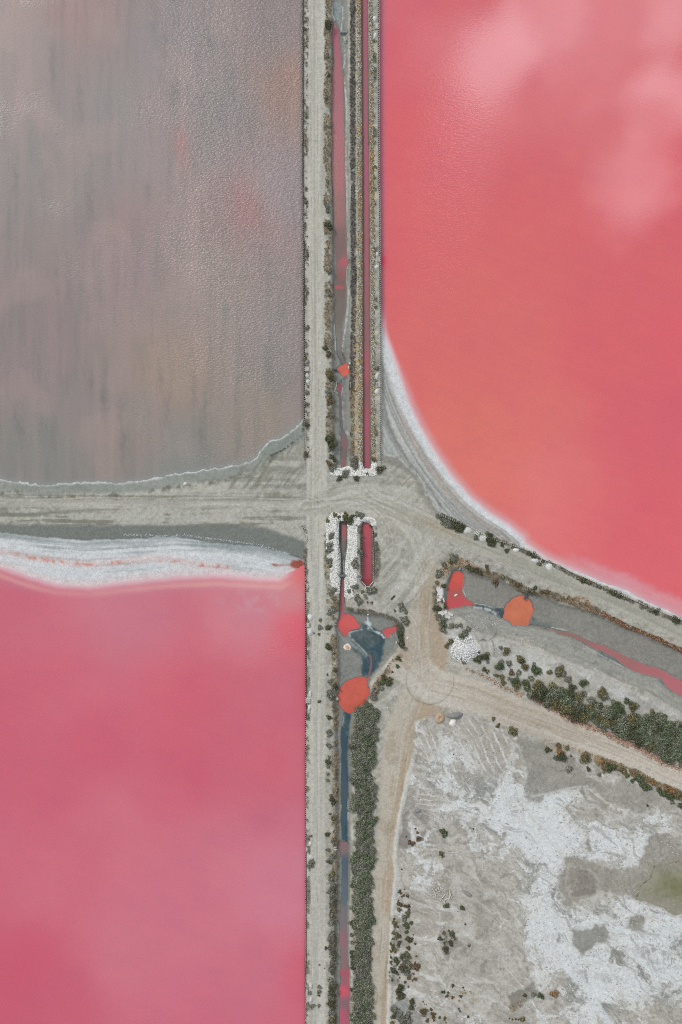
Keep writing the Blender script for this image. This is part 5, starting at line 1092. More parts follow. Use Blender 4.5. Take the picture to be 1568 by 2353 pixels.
# heap of white stones
hx, hy = P('A1', (375, 1305))[0]; n = 950
ra = rng.random(n) ** .62 * 33; an = rng.uniform(0, 6.28, n); x = hx + ra * np.cos(an) * (1 + .1 * np.sin(3 * an)); y = hy + ra * np.sin(an)
t = thing('white_stone_heap', 'bright white round heap of broken stone north of the fork', 'stone heap', (0, 0, 0))
zz = .7 * (1 - (ra / 34) ** 2)
v, f_, c_ = stones(x, y, rng.uniform(.1, .2, n), pick(n, [(244, 244, 240), (230, 230, 226), (200, 200, 196)], [4, 3, 1])); v[:, 2] += np.repeat(zz, 12)
o = put('stone', mesh('stone', v, f_, m_stone, c_), t, kind='stuff'); mm_ = mound_mesh(3.1, 3.1, .72, 4); put('core', mesh('core', *mm_, m_salt, smooth=True), t, (WX(hx), WY(hy), ground_z(hx, hy)))
# pale slabs beside the keyhole pond, each its own thing
k_ = 0
for (x, y, w, l, rz, lb_) in [(60, 590, 70, 84, .1, 'largest cream slab left of the keyhole pond'), (100, 590, 18, 90, 0, 'narrow upright white slab left of the keyhole pond'), (45, 545, 50, 30, .3, 'thin cream slab above the largest slab'),
                              (75, 650, 40, 40, .6, 'cream slab below the largest slab'), (50, 690, 44, 34, .2, 'lower cream slab beside the road'), (110, 690, 24, 50, .2, 'grey white slab at the left rim of the pond'),
                              (140, 905, 50, 36, .2, 'round white slab, left of the white pair below the pond'), (178, 905, 32, 40, .3, 'round white slab, right of the white pair below the pond'), (200, 872, 62, 28, -.5, 'long pale slab above the white pair'),
                              (90, 860, 34, 50, .7, 'cream slab left of the white pair'), (135, 845, 44, 36, .3, 'cream slab above the white pair'), (60, 850, 36, 30, .2, 'small cream slab at the road edge')]:
    slab('A1', x, y, w, l, .28, rz, m_salt, 'stone_slab', lb_, 'stone slab')
# rust coloured gravel along the south road, loose pebbles
x, y = [], []
pcs = []
for (pl, hw, n, cs_, wt) in [(P('A3', (-300, 420), (0, 575), (150, 655), (330, 745), (500, 810), (650, 870), (850, 965), (1100, 1080), (1350, 1220), (1568, 1320)), 8, 2600, [(150, 96, 72), (176, 132, 108), (120, 84, 66), (206, 190, 172)], [2, 3, 1, 2]),
                             (P('A2', (100, 360), (250, 420), (400, 480), (560, 590), (700, 640), (820, 700)), 6, 350, [(150, 96, 72), (190, 160, 130)], [2, 2]),
                             (P('A1', (90, 380), (150, 240), (290, 200), (400, 240), (520, 300)), 9, 900, [(188, 142, 108), (222, 214, 200), (120, 96, 76), (200, 172, 140)], [2, 2, 2, 2]),
                             (P('A6', (100, 230), (330, 270), (520, 330), (700, 400), (900, 490)), 7, 300, [(176, 132, 108), (196, 168, 132)], [2, 2]),
                             (P('B1', (560, 330), (760, 430), (1000, 545), (1150, 600), (1300, 665), (1450, 740), (1568, 795)), 4, 1200, [(170, 124, 92), (92, 72, 58), (206, 190, 168), (140, 98, 70)], [3, 3, 2, 2]),
                             (P('Z4', (215, 780), (220, 860), (210, 960)), 5, 120, [(206, 206, 198), (110, 108, 98)], [1, 1]), (P('Z4', (160, 290), (220, 340), (215, 500)), 4, 90, [(226, 226, 220), (110, 108, 98)], [1, 1]),
                             (P('R4', (600, 650), (760, 655), (900, 655), (1100, 680), (1250, 700), (1400, 745)), 3.5, 700, [(206, 214, 216), (190, 198, 200)], [1, 1]),
                             (P('A1', (390, 960), (700, 1000), (900, 1000)), 22, 120, [(214, 214, 208)], [1]), (P('A1', (1000, 1220), (1250, 1220)), 14, 120, [(206, 178, 150), (226, 224, 218)], [1, 1])]:
    q = along(pl, .02); q = [q[i] for i in rng.integers(0, len(q), n)]; q = np.array(q); off = rng.normal(0, hw * .45, n) * U
    xw = q[:, 0] - np.sin(q[:, 2]) * off; yw = q[:, 1] + np.cos(q[:, 2]) * off
    pcs.append(stones(xw / U + CX, CY - yw / U, rng.uniform(.05, .11, n), pick(n, cs_, wt)))
stone_stuff('loose_stones', pcs, 'loose rust coloured and white stones strewn along road and bank edges', 'loose stones')
# shattered salt plates and sticks on the pan
def plates(n):
    V, F, Cc = [], [], []
    x = rng.uniform(920, 1590, n * 9); y = rng.uniform(1650, 2380, n * 9)
    i = np.clip(np.searchsorted(xs, x), 0, NX - 1); j = np.clip(np.searchsorted(ys, y), 0, NY - 1)
    k = (saltv[j, i] > -.25) & (saltv[j, i] < .5) & (wP[j, i] > .9) & (Wt[j, i] > .08); x, y = x[k][:n], y[k][:n]; n = len(x)
    a = rng.uniform(0, 6.28, n) * .3 + 1.9; L_ = rng.uniform(.15, .65, n); W_ = rng.uniform(.03, .09, n); t_ = rng.uniform(-.25, .35, n); z = gz(x, y)
    base_ = np.array([(-.5, -.5, 0), (.5, -.5, 0), (.5, .5, 0), (-.5, .5, 0), (-.45, -.4, 1), (.45, -.4, 1), (.45, .4, 1), (-.45, .4, 1)])
    P_ = base_[None] * np.stack([L_, W_ * 1.6, np.full(n, .07)], 1)[:, None]; zz_ = P_[..., 2] + P_[..., 0] * t_[:, None]
    c, s = np.cos(a)[:, None], np.sin(a)[:, None]
    V = np.stack([P_[..., 0] * c - P_[..., 1] * s + WX(x)[:, None], P_[..., 0] * s + P_[..., 1] * c + WY(y)[:, None], zz_ + z[:, None] + .02], -1).reshape(-1, 3)
    FF = np.array([(3, 2, 1, 0), (4, 5, 6, 7), (0, 1, 5, 4), (1, 2, 6, 5), (2, 3, 7, 6), (3, 0, 4, 7)]); F = (FF[None] + 8 * np.arange(n)[:, None, None]).reshape(-1, 4)
    return V, F, np.repeat(pick(n, [(212, 216, 216), (190, 190, 186), (158, 158, 152)], [3, 2, 1.5]), 8, 0)
V, F, Cc = plates(1700)
put('broken_salt_plates', mesh('broken_salt_plates', V, F, m_stone, Cc), label='splinters of broken salt crust scattered over the white pan', cat='salt crust', kind='stuff')

# ------------------------------------------------------------------ shrubs: lumpy leafy domes of hundreds of leaf faces
def leaf_dome(n, leaf, seed, lob=5, gap=.15, flat=.75):
    r_ = np.random.default_rng(seed)
    lobes = [(0, 0, .62, .0)] + [(.55 * (1 + .35 * math.sin(3 * a + seed)) * math.cos(a), .55 * (1 + .35 * math.sin(3 * a + seed)) * math.sin(a), r_.uniform(.26, .55), r_.uniform(-.1, .15)) for a in r_.uniform(0, 6.28) + np.arange(lob) * 6.28 / lob + r_.uniform(-.3, .3, lob)]
    V, F, Cc = [], [], []
    per = np.array([l[2] ** 2 for l in lobes]); per = (per / per.sum() * n).astype(int)
    for (lx, ly, lr, lz), m in zip(lobes, per):
        d = r_.normal(size=(m, 3)); d[:, 2] = np.abs(d[:, 2]) * .9 - .15; d /= np.linalg.norm(d, axis=1)[:, None]
        rad = lr * r_.uniform(.72, 1.08, m); p = d * rad[:, None]; p[:, 2] = p[:, 2] * flat * 1.25 + .25 + lz * .5
        p[:, 0] += lx; p[:, 1] += ly
        tone = r_.uniform(.8, 1.15) * np.ones(m)
        u = r_.normal(size=(m, 3)); u -= (u * d).sum(1)[:, None] * d * .6; u /= np.linalg.norm(u, axis=1)[:, None]; w = np.cross(u, d); w /= np.linalg.norm(w, axis=1)[:, None] + 1e-6
        sz = leaf * r_.uniform(.7, 1.4, m)[:, None]
        for q in (-u * sz, w * sz * .55, u * sz, -w * sz * .55): V.append(p + q)
        Cc.append(np.clip(tone * r_.choice([.5, .85, 1.15, 1.6], m, p=[.25, .33, .24, .18]), 0, 2.2))
    # interleave
    VV = []; CC = []; k = 0
    for li in range(len(lobes)):
        m = per[li]; blk = np.stack(V[li * 4:li * 4 + 4], 1); VV.append(blk.reshape(-1, 3)); CC.append(np.repeat(Cc[li], 4))
    VV = np.concatenate(VV); CC = np.concatenate(CC); VV[:, 2] = np.maximum(VV[:, 2], .02)
    # inner body so that the ground does not glare through
    bm = mound_mesh(.62, .62, .62 * flat + .2, seed, 0, 12, 4); bv = np.array(bm[0]); b0 = len(VV)
    FQ = [tuple(q) for q in np.arange(b0).reshape(-1, 4)] + [tuple(i + b0 for i in q) for q in bm[1]]
    VV = np.concatenate([VV, bv]); CC = np.concatenate([CC, np.full(len(bv), .6)])
    tint = np.stack([CC, CC, CC * r_.uniform(.9, 1.0)], 1)
    return VV, FQ, tint
PROTO = {}
for kd in LEAF:
    PROTO[kd] = {'s': [mesh('foliage', *leaf_dome(90, .26, 10 + i, 3)[:2], m_leaf[kd], leaf_dome(90, .26, 10 + i, 3)[2]) for i in range(2)],
                 'm': [mesh('foliage', *leaf_dome(300, .15, 20 + i, 5)[:2], m_leaf[kd], leaf_dome(300, .15, 20 + i, 5)[2]) for i in range(3)],
                 'l': [mesh('foliage', *leaf_dome(750, .095, 30 + i, 7)[:2], m_leaf[kd], leaf_dome(750, .095, 30 + i, 7)[2]) for i in range(3)]}
def stem_vf():
    V, F = [], []
    for k in range(5):
        a = k * 1.256 + .3; b0 = len(V)
        for (t_, r0) in ((0, .05), (.5, .035), (1, .015)):
            x, y, z = .35 * t_ * math.cos(a), .35 * t_ * math.sin(a), .45 * t_
            for q in range(4): V.append((x + r0 * math.cos(1.57 * q), y + r0 * math.sin(1.57 * q), z))
        for s_ in range(2):
            for q in range(4): F.append((b0 + s_ * 4 + q, b0 + s_ * 4 + (q + 1) % 4, b0 + s_ * 4 + 4 + (q + 1) % 4, b0 + s_ * 4 + 4 + q))
    return V, F
STEM = mesh('stem', *stem_vf(), m_stem)
TONE = dict(dark='dark green', green='green', grey='grey green', olive='olive', brown='brownish', rust='rust coloured', hedge='grey green', hedgeg='dark green')
NUM = 'first second third fourth fifth sixth seventh eighth ninth tenth eleventh twelfth thirteenth fourteenth fifteenth sixteenth seventeenth eighteenth nineteenth twentieth'.split()
def nth(i):
    if i < 20: return NUM[i]
    t_, u = divmod(i + 1, 10); tens = ['', '', 'twenty', 'thirty', 'forty', 'fifty', 'sixty', 'seventy'][t_]
    return (tens + '-' + NUM[u - 1]) if u else {2: 'twentieth', 3: 'thirtieth', 4: 'fortieth', 5: 'fiftieth', 6: 'sixtieth', 7: 'seventieth'}[t_]
def shrub(x, y, r, kd, label, group, name='shrub', cat='shrub', ht=None):
    rw = max(r * U, .12) * 1.14; z = ground_z(x, y); hz = rw * (ht or (.75 if rw > .6 else .9))
    sz = 's' if rw < .45 else ('m' if rw < 1.0 else 'l'); me = random.choice(PROTO[kd][sz])
    sc_ = (rw * random.uniform(.82, 1.2), rw * random.uniform(.82, 1.2), hz); rz = random.uniform(0, 6.28)
    if rw < .8: return put(name, me, None, (WX(x), WY(y), z - .03), rz, sc_, label, cat, group)
    t_ = thing(name, label, cat, (WX(x), WY(y), z - .03), rz, group)
    put('foliage', me, t_, sc=sc_); put('stem', STEM, t_, sc=(rw, rw, hz)); return t_
def cluster(f, items, where, group, axis_='y'):
    """items: (x, y, r, kind) on sheet f; labels count from the top or from the left"""
    L_ = [(P(f, (a[0], a[1]))[0], a[2] * S(f), a[3]) for a in items]
    L_.sort(key=lambda q: q[0][1] if axis_ == 'y' else q[0][0])
    for i, ((x, y), r, kd) in enumerate(L_):
        size = 'tiny' if r < 3 else 'small' if r < 6 else 'mid-sized' if r < 10 else 'large'
        kn = {'grey': 'saltbush', 'dark': 'round_shrub', 'green': 'leafy_shrub'}.get(kd, 'dry_shrub')
        shrub(x, y, r, kd, '%s %s shrub, %s from %s %s' % (size, TONE[kd], nth(i), 'top' if axis_ == 'y' else 'left', where), group, kn, {'saltbush': 'saltbush', 'dry_shrub': 'dry shrub'}.get(kn, 'shrub'))
D_, G_, Y_, O_, B_, T_ = 'dark', 'green', 'grey', 'olive', 'brown', 'rust'
cluster('Z1', [(555, 325, 58, D_), (560, 385, 36, D_), (532, 760, 36, Y_), (560, 1020, 30, D_), (530, 1310, 30, Y_), (570, 1700, 28, Y_), (250, 1570, 28, Y_), (235, 390, 22, Y_)], 'on the uppermost left dyke', 'shrubs on the upper left dyke')
cluster('Z2', [(540, 670, 48, D_), (585, 710, 45, D_), (540, 420, 35, Y_), (550, 480, 30, Y_), (250, 185, 24, Y_), (255, 370, 26, Y_), (260, 1090, 24, Y_), (575, 1300, 42, Y_), (570, 1600, 36, Y_), (890, 1350, 42, Y_), (265, 1580, 26, Y_), (270, 2055, 34, Y_), (515, 2335, 42, D_), (545, 90, 28, Y_)], 'on the middle left dyke', 'shrubs on the left dyke')
cluster('Z3', [(572, 320, 58, O_), (595, 380, 45, D_), (585, 625, 34, D_), (560, 560, 30, Y_), (580, 700, 40, B_), (590, 880, 40, Y_), (580, 1215, 58, D_), (605, 1285, 55, D_), (560, 1190, 40, D_), (605, 1440, 40, D_), (620, 1485, 38, D_), (600, 1600, 44, Y_), (270, 1010, 28, D_), (240, 115, 28, O_), (270, 575, 32, Y_), (240, 720, 32, Y_), (560, 1525, 36, B_), (250, 1390, 26, B_), (265, 1427, 13, G_), (560, 60, 40, B_)],
        'on the dyke above the crossroads', 'shrubs on the dyke above the crossroads')
cluster('Z3', [(905, 1480, 58, Y_), (915, 1560, 52, Y_), (880, 1530, 40, Y_), (1250, 1605, 50, D_), (1160, 1480, 32, B_), (785, 1655, 55, Y_), (765, 1690, 36, Y_), (640, 1580, 34, Y_), (700, 1735, 38, D_), (925, 1730, 40, D_), (1075, 1665, 24, O_), (1200, 250, 28, Y_)], 'at the feet of the upper canals', 'shrubs at the feet of the upper canals', 'x')
cluster('Z4', [(545, 175, 26, O_), (590, 195, 20, D_), (665, 180, 40, O_), (675, 225, 38, D_), (735, 190, 28, D_), (710, 235, 45, D_), (800, 170, 36, Y_), (850, 178, 32, Y_), (460, 240, 26, O_), (510, 395, 34, Y_), (495, 430, 24, Y_), (480, 520, 38, Y_), (475, 580, 38, Y_), (485, 705, 38, Y_), (490, 760, 22, O_), (770, 715, 38, Y_), (780, 755, 32, Y_), (790, 290, 14, Y_),
               (835, 590, 36, Y_), (845, 630, 32, Y_), (1010, 500, 28, Y_), (1018, 560, 26, Y_), (845, 415, 22, Y_), (1000, 400, 28, Y_), (960, 288, 22, D_)], 'among white stones below the crossroads', 'shrubs among the white stones')
cluster('Z4', [(525, 1030, 38, Y_), (770, 990, 32, Y_), (950, 1040, 42, Y_), (995, 1030, 40, Y_), (860, 1045, 24, Y_), (815, 1150, 40, Y_), (800, 1120, 34, Y_), (705, 1045, 26, Y_), (505, 1265, 42, Y_), (480, 1300, 26, Y_), (470, 1455, 36, D_), (372, 1455, 28, Y_), (375, 1370, 22, Y_), (360, 1530, 18, Y_), (305, 1520, 12, Y_), (465, 1675, 36, D_),
               (500, 1705, 16, D_), (535, 1750, 14, D_), (530, 1810, 16, Y_), (548, 1950, 24, D_), (457, 1995, 13, D_), (490, 2070, 26, Y_), (545, 2120, 28, D_), (560, 2150, 28, D_), (480, 2190, 40, Y_), (500, 2240, 42, Y_), (965, 1170, 16, Y_), (915, 1170, 14, Y_)], 'left of the basin', 'shrubs round the basin, west side')
cluster('Z4', [(1300, 1215, 40, Y_), (1310, 1240, 30, Y_), (1225, 1265, 18, Y_), (1355, 1280, 22, Y_), (1340, 1370, 42, Y_), (1360, 1400, 36, Y_), (1290, 1520, 32, D_), (1295, 1580, 32, D_), (1300, 1640, 32, D_), (1265, 1805, 28, G_), (1290, 1830, 18, G_), (1255, 1895, 26, G_), (1200, 1960, 14, B_), (1100, 2030, 36, D_), (1090, 2075, 36, G_), (1170, 2045, 36, O_), (1160, 2095, 38, D_),
               (1035, 2100, 24, Y_), (1070, 2150, 30, Y_), (1010, 2180, 38, Y_), (985, 2240, 45, Y_)], 'along the east side of the basin', 'shrubs round the basin, east side')
cluster('Z5', [(580, 80, 42, Y_), (600, 130, 34, Y_), (430, 190, 24, O_), (565, 405, 32, D_), (545, 385, 20, Y_), (570, 625, 42, Y_), (560, 590, 26, Y_), (565, 785, 38, Y_), (540, 770, 22, Y_), (565, 935, 22, Y_), (528, 990, 30, D_), (560, 1010, 34, D_), (548, 1060, 30, Y_), (545, 1160, 22, Y_), (543, 1248, 25, Y_), (280, 410, 30, Y_), (585, 1450, 24, O_), (600, 1500, 36, D_), (625, 1550, 34, D_),
               (575, 1700, 22, Y_), (620, 1765, 36, O_), (540, 1975, 37, D_), (635, 2040, 30, O_), (620, 2080, 28, Y_), (550, 2180, 30, Y_), (595, 2300, 40, Y_), (330, 2340, 44, Y_), (320, 2000, 18, Y_)], 'left of the blue canal', 'shrubs left of the blue canal')
cluster('Z6', [(610, 100, 40, Y_), (570, 160, 36, D_), (610, 330, 44, O_), (600, 390, 44, Y_), (620, 450, 40, Y_), (600, 590, 42, Y_), (560, 575, 24, Y_), (643, 548, 26, D_), (600, 700, 42, Y_), (655, 700, 32, D_), (640, 820, 30, O_), (600, 880, 34, Y_), (595, 980, 38, Y_), (600, 1140, 40, Y_), (570, 1190, 34, Y_), (520, 1328, 22, D_), (565, 1330, 28, Y_), (635, 1430, 44, D_), (620, 1520, 30, Y_),
               (580, 1620, 30, Y_), (590, 1770, 38, Y_), (645, 1850, 38, D_), (600, 1910, 48, D_), (580, 1980, 36, Y_), (650, 1930, 34, Y_), (580, 2080, 40, D_), (620, 2100, 26, D_), (590, 2200, 38, Y_), (600, 2290, 40, O_), (435, 1850, 26, Y_), (430, 1910, 28, Y_), (430, 1960, 22, Y_), (430, 2100, 26, Y_), (340, 2110, 30, Y_), (320, 190, 46, Y_), (290, 225, 30, Y_), (300, 1930, 34, Y_), (435, 1555, 12, Y_), (505, 1600, 8, D_)],
        'left of the pink lower canal', 'shrubs left of the lower canal')
cluster('Z6', [(870, 140, 26, D_), (880, 990, 36, D_), (890, 1030, 34, D_), (870, 1380, 34, D_), (875, 1450, 34, D_), (885, 1540, 34, D_), (885, 1600, 30, D_), (865, 1885, 24, D_), (860, 780, 22, Y_), (870, 1150, 30, Y_), (880, 1250, 30, Y_), (880, 480, 34, G_)], 'on the lower canal\'s right bank', 'dark shrubs on the right bank of the lower canal')
cluster('A1', [(245, 165, 52, Y_), (215, 195, 40, G_), (60, 355, 42, Y_), (40, 390, 34, Y_), (30, 470, 28, Y_), (115, 518, 34, D_), (10, 600, 28, Y_), (15, 790, 34, D_), (65, 800, 26, D_), (122, 775, 34, D_), (90, 710, 20, O_), (40, 905, 24, Y_), (105, 940, 44, Y_), (110, 985, 44, G_), (105, 1065, 44, Y_), (215, 1015, 40, Y_), (270, 1015, 32, Y_), (325, 1010, 32, Y_)], 'round the keyhole pond', 'shrubs round the head of the right canal')
cluster('A1', [(120, 250, 36, Y_), (420, 280, 34, D_), (470, 310, 40, D_), (520, 320, 34, D_), (570, 355, 30, D_), (650, 275, 26, B_), (665, 320, 24, B_), (760, 455, 36, B_), (785, 490, 30, B_), (855, 400, 26, Y_), (960, 440, 26, Y_), (1035, 500, 34, B_), (1080, 490, 24, Y_), (1190, 585, 26, D_), (1255, 540, 24, G_), (1245, 605, 26, D_), (1400, 590, 26, O_), (1340, 600, 24, B_)],
        'on the right canal\'s upper bank', 'shrubs on the upper bank of the right canal', 'x')
cluster('A1', [(905, 68, 30, D_), (1190, 110, 34, D_), (1240, 130, 36, D_), (1285, 150, 22, Y_), (1315, 240, 30, O_), (845, 8, 22, D_), (700, -20, 40, D_), (680, -60, 36, D_)], 'along the slanting fence, upper half', 'shrubs along the slanting fence, upper half', 'x')
cluster('B1', [(530, 62, 36, D_), (700, 115, 22, Y_), (760, 140, 28, Y_), (840, 180, 32, D_), (905, 215, 34, D_), (1000, 245, 22, Y_), (1120, 290, 32, Y_), (1180, 320, 28, Y_), (1260, 360, 26, Y_), (1300, 375, 32, D_), (1460, 445, 26, Y_), (1505, 470, 40, D_), (30, 135, 22, G_), (590, 85, 24, O_)], 'along the slanting fence, lower half', 'shrubs along the slanting fence, lower half', 'x')
cluster('R6', [(520, 1690, 16, Y_), (545, 1735, 28, Y_), (575, 1755, 30, Y_), (620, 1765, 32, D_), (655, 1780, 34, D_), (670, 1805, 24, D_), (790, 1860, 22, Y_), (895, 1850, 30, D_), (910, 1890, 34, D_), (925, 1915, 24, D_), (1000, 1915, 12, D_)], 'where the slanting fence starts', 'shrubs at the start of the slanting fence', 'x')
cluster('A1', [(370, 1120, 44, Y_), (350, 1155, 50, G_), (420, 1060, 36, Y_), (205, 1212, 40, O_), (148, 1263, 32, O_), (357, 1455, 34, O_), (1040, 1130, 8, Y_)], 'round the white stone heap', 'shrubs round the white stone heap', 'x')
cluster('A2', [(615, 138, 52, O_), (545, 100, 26, Y_), (780, 230, 46, O_), (800, 265, 42, D_), (262, 150, 24, D_), (235, 235, 44, D_), (270, 240, 46, D_), (355, 210, 50, D_), (535, 325, 60, G_), (678, 410, 38, B_), (850, 335, 50, O_), (960, 350, 46, G_), (1000, 395, 54, G_), (1158, 405, 37, O_), (1260, 405, 56, Y_), (1325, 415, 42, Y_), (770, 410, 42, Y_), (650, 300, 42, Y_),
               (335, 370, 28, D_), (375, 395, 30, O_), (560, 460, 34, O_), (570, 530, 38, O_), (485, 445, 24, O_), (730, 520, 56, G_), (750, 570, 50, O_), (850, 535, 48, G_), (875, 590, 46, G_), (930, 480, 36, Y_), (1180, 575, 46, O_), (1020, 560, 62, O_), (1000, 620, 56, O_), (650, 480, 22, Y_), (380, 280, 22, Y_), (920, 670, 46, Y_)],
        'above the beige dirt road', 'round shrubs above the southern dirt road', 'x')
cluster('A3', [(35, 85, 60, O_), (60, 110, 45, Y_), (140, 180, 46, Y_), (325, 230, 52, G_), (565, 330, 62, O_), (590, 400, 50, Y_), (560, 390, 50, O_), (870, 450, 40, G_), (945, 520, 60, O_), (545, 505, 32, G_), (480, 490, 44, D_), (420, 450, 54, Y_), (270, 400, 62, O_), (170, 370, 58, D_), (185, 285, 54, D_), (340, 360, 36, Y_), (740, 500, 64, G_), (700, 560, 70, G_), (790, 560, 60, G_), (975, 650, 58, Y_), (1195, 610, 48, O_), (1345, 650, 40, O_), (40, 320, 52, Y_), (20, 400, 52, B_)],
        'fringing the big right hedge', 'shrubs fringing the big right hedge', 'x')
cluster('A3', [(350, 1170, 65, O_), (388, 1305, 28, D_), (145, 1305, 40, Y_), (170, 1140, 16, O_), (45, 1150, 62, D_), (20, 1090, 40, T_), (120, 1045, 34, O_), (590, 1290, 50, O_), (655, 1290, 56, G_), (700, 1270, 34, G_), (530, 1370, 26, Y_), (20, 1010, 36, O_), (-125, 1060, 36, D_), (560, 1215, 26, T_), (60, 1100, 30, T_)], 'below the beige dirt road', 'shrubs below the southern dirt road', 'x')
cluster('A6', [(960, 535, 34, O_), (925, 520, 22, O_), (990, 585, 26, G_), (1110, 605, 38, G_), (1130, 630, 36, G_), (1050, 630, 25, G_), (1165, 690, 38, G_), (1215, 705, 34, G_), (1330, 745, 34, G_), (1375, 770, 34, G_), (1440, 800, 40, G_), (1520, 780, 42, O_), (1400, 720, 36, T_), (1470, 745, 30, T_), (1550, 890, 32, G_), (1460, 855, 26, Y_), (1203, 895, 15, D_), (1260, 660, 24, T_), (1060, 560, 22, T_)],
        'on the far right road verge', 'verge shrubs at the far right', 'x')
cluster('A4', [(235, 90, 24, B_), (245, 125, 24, B_), (210, 118, 10, D_), (270, 180, 20, B_), (295, 162, 18, B_), (312, 68, 10, D_), (358, 172, 25, B_), (215, 240, 12, B_), (215, 285, 34, B_), (255, 315, 36, B_), (315, 330, 22, B_), (345, 335, 24, B_), (378, 325, 26, B_), (380, 382, 24, B_), (222, 385, 34, O_), (367, 440, 34, O_), (345, 490, 32, O_), (300, 500, 38, Y_), (310, 545, 40, Y_), (145, 530, 20, O_), (145, 590, 38, O_), (160, 630, 36, O_), (340, 625, 44, G_), (350, 665, 40, G_), (205, 660, 20, G_), (415, 590, 28, G_), (345, 738, 30, G_),
               (130, 750, 28, O_), (175, 765, 32, O_), (230, 800, 32, D_), (190, 810, 34, O_), (130, 840, 28, O_), (365, 840, 46, D_), (400, 865, 42, D_), (447, 785, 13, B_), (475, 920, 20, G_)], 'in the roadside thicket, upper part', 'roadside thicket on the pan, upper part')
cluster('A4', [(228, 900, 36, D_), (215, 940, 30, D_), (375, 990, 34, B_), (90, 915, 22, O_), (125, 960, 36, O_), (150, 1010, 38, O_), (155, 1045, 30, T_), (92, 1038, 20, O_), (290, 1110, 48, D_), (310, 1150, 44, Y_), (350, 1080, 36, O_), (390, 1130, 28, O_), (495, 1113, 18, B_), (175, 1165, 38, D_), (200, 1205, 42, D_), (95, 1130, 18, O_), (95, 1200, 24, O_), (105, 1240, 18, O_), (285, 1255, 40, B_), (370, 1250, 46, Y_), (390, 1290, 42, Y_), (475, 1270, 52, B_), (505, 1290, 46, B_), (475, 1213, 13, B_), (240, 1300, 26, D_), (320, 1330, 52, D_), (350, 1360, 50, Y_), (130, 1330, 42, D_), (165, 1360, 44, D_), (68, 1360, 12, G_), (447, 1388, 18, B_), (395, 1420, 30, O_), (370, 1455, 34, O_), (480, 1475, 27, B_), (435, 1495, 20, T_), (233, 1455, 16, O_), (115, 1485, 22, G_), (320, 1520, 22, G_), (370, 1595, 16, G_)],
        'in the roadside thicket, lower part', 'roadside thicket on the pan, lower part')
cluster('A4', [(240, 1610, 60, D_), (235, 1690, 50, D_), (265, 1725, 56, D_), (245, 1750, 54, D_), (428, 1820, 46, D_), (425, 1860, 36, D_), (415, 1915, 40, D_), (600, 1828, 15, O_), (625, 1870, 10, B_), (650, 1880, 10, B_), (605, 1980, 60, B_), (728, 1948, 25, B_), (755, 2025, 31, B_), (763, 2080, 27, B_), (770, 2125, 16, B_), (857, 2075, 25, B_), (803, 2020, 12, B_), (665, 2122, 31, B_), (943, 2080, 21, O_), (940, 2120, 17, O_), (958, 2158, 16, O_), (135, 2065, 38, D_), (155, 1960, 42, Y_), (205, 2010, 34, Y_), (240, 2030, 44, Y_), (370, 2010, 40, Y_), (360, 2060, 44, Y_), (280, 2090, 46, Y_), (370, 2130, 50, Y_), (120, 2160, 40, O_), (480, 1895, 12, D_), (270, 2150, 40, Y_)],
        'at the pan\'s bottom left corner', 'shrubs at the bottom left of the pan', 'x')
cluster('A4', [(1065, 1575, 27, D_), (897, 1678, 18, D_), (930, 1676, 21, D_), (998, 1685, 21, D_), (965, 1745, 20, B_), (988, 1730, 20, B_), (1060, 1758, 26, T_), (1190, 1745, 25, B_), (1227, 1612, 14, D_), (1162, 1942, 17, D_), (1180, 1980, 15, D_), (1308, 2062, 21, B_), (1248, 1650, 10, O_)], 'round the bluish patch of the pan', 'shrubs around the bluish patch', 'x')
cluster('A4', [(1263, 618, 16, D_), (1325, 945, 24, Y_), (1035, 890, 36, D_), (1040, 930, 38, D_), (960, 1015, 46, D_), (1080, 800, 22, B_), (1005, 718, 20, G_), (1050, 765, 34, G_), (1060, 740, 26, Y_), (855, 835, 34, G_), (895, 845, 24, G_), (930, 750, 27, O_), (935, 900, 24, G_), (1100, 850, 18, G_), (945, 945, 16, Y_), (1205, 345, 34, G_), (1230, 365, 34, G_), (968, 325, 40, G_), (1148, 415, 8, D_), (1148, 740, 7, D_)],
        'on the pan\'s dark hollow', 'shrubs on the dark hollow of the pan')
cluster('B3', [(710, 1375, 34, G_), (735, 1400, 34, G_), (695, 1600, 26, O_), (712, 1635, 16, B_), (465, 1450, 32, B_), (365, 1485, 22, B_), (395, 1500, 24, B_), (448, 1385, 16, O_), (425, 1345, 11, B_), (330, 1430, 10, D_), (283, 1770, 10, D_), (1240, 200, 22, O_), (1285, 275, 22, O_), (1300, 252, 12, O_), (1432, 320, 38, O_), (1455, 340, 36, O_), (825, 568, 8, D_)], 'dotted over the upper pan', 'shrubs dotted over the upper pan', 'x')
cluster('B4', [(600, 898, 25, T_), (380, 910, 14, D_), (440, 900, 20, Y_), (490, 910, 20, G_), (510, 925, 16, G_), (360, 1090, 22, O_), (310, 1090, 8, D_), (262, 1085, 7, D_), (285, 1092, 8, O_), (330, 1092, 7, O_)], 'near the pan\'s grey wedge', 'shrubs at the foot of the pan', 'x')
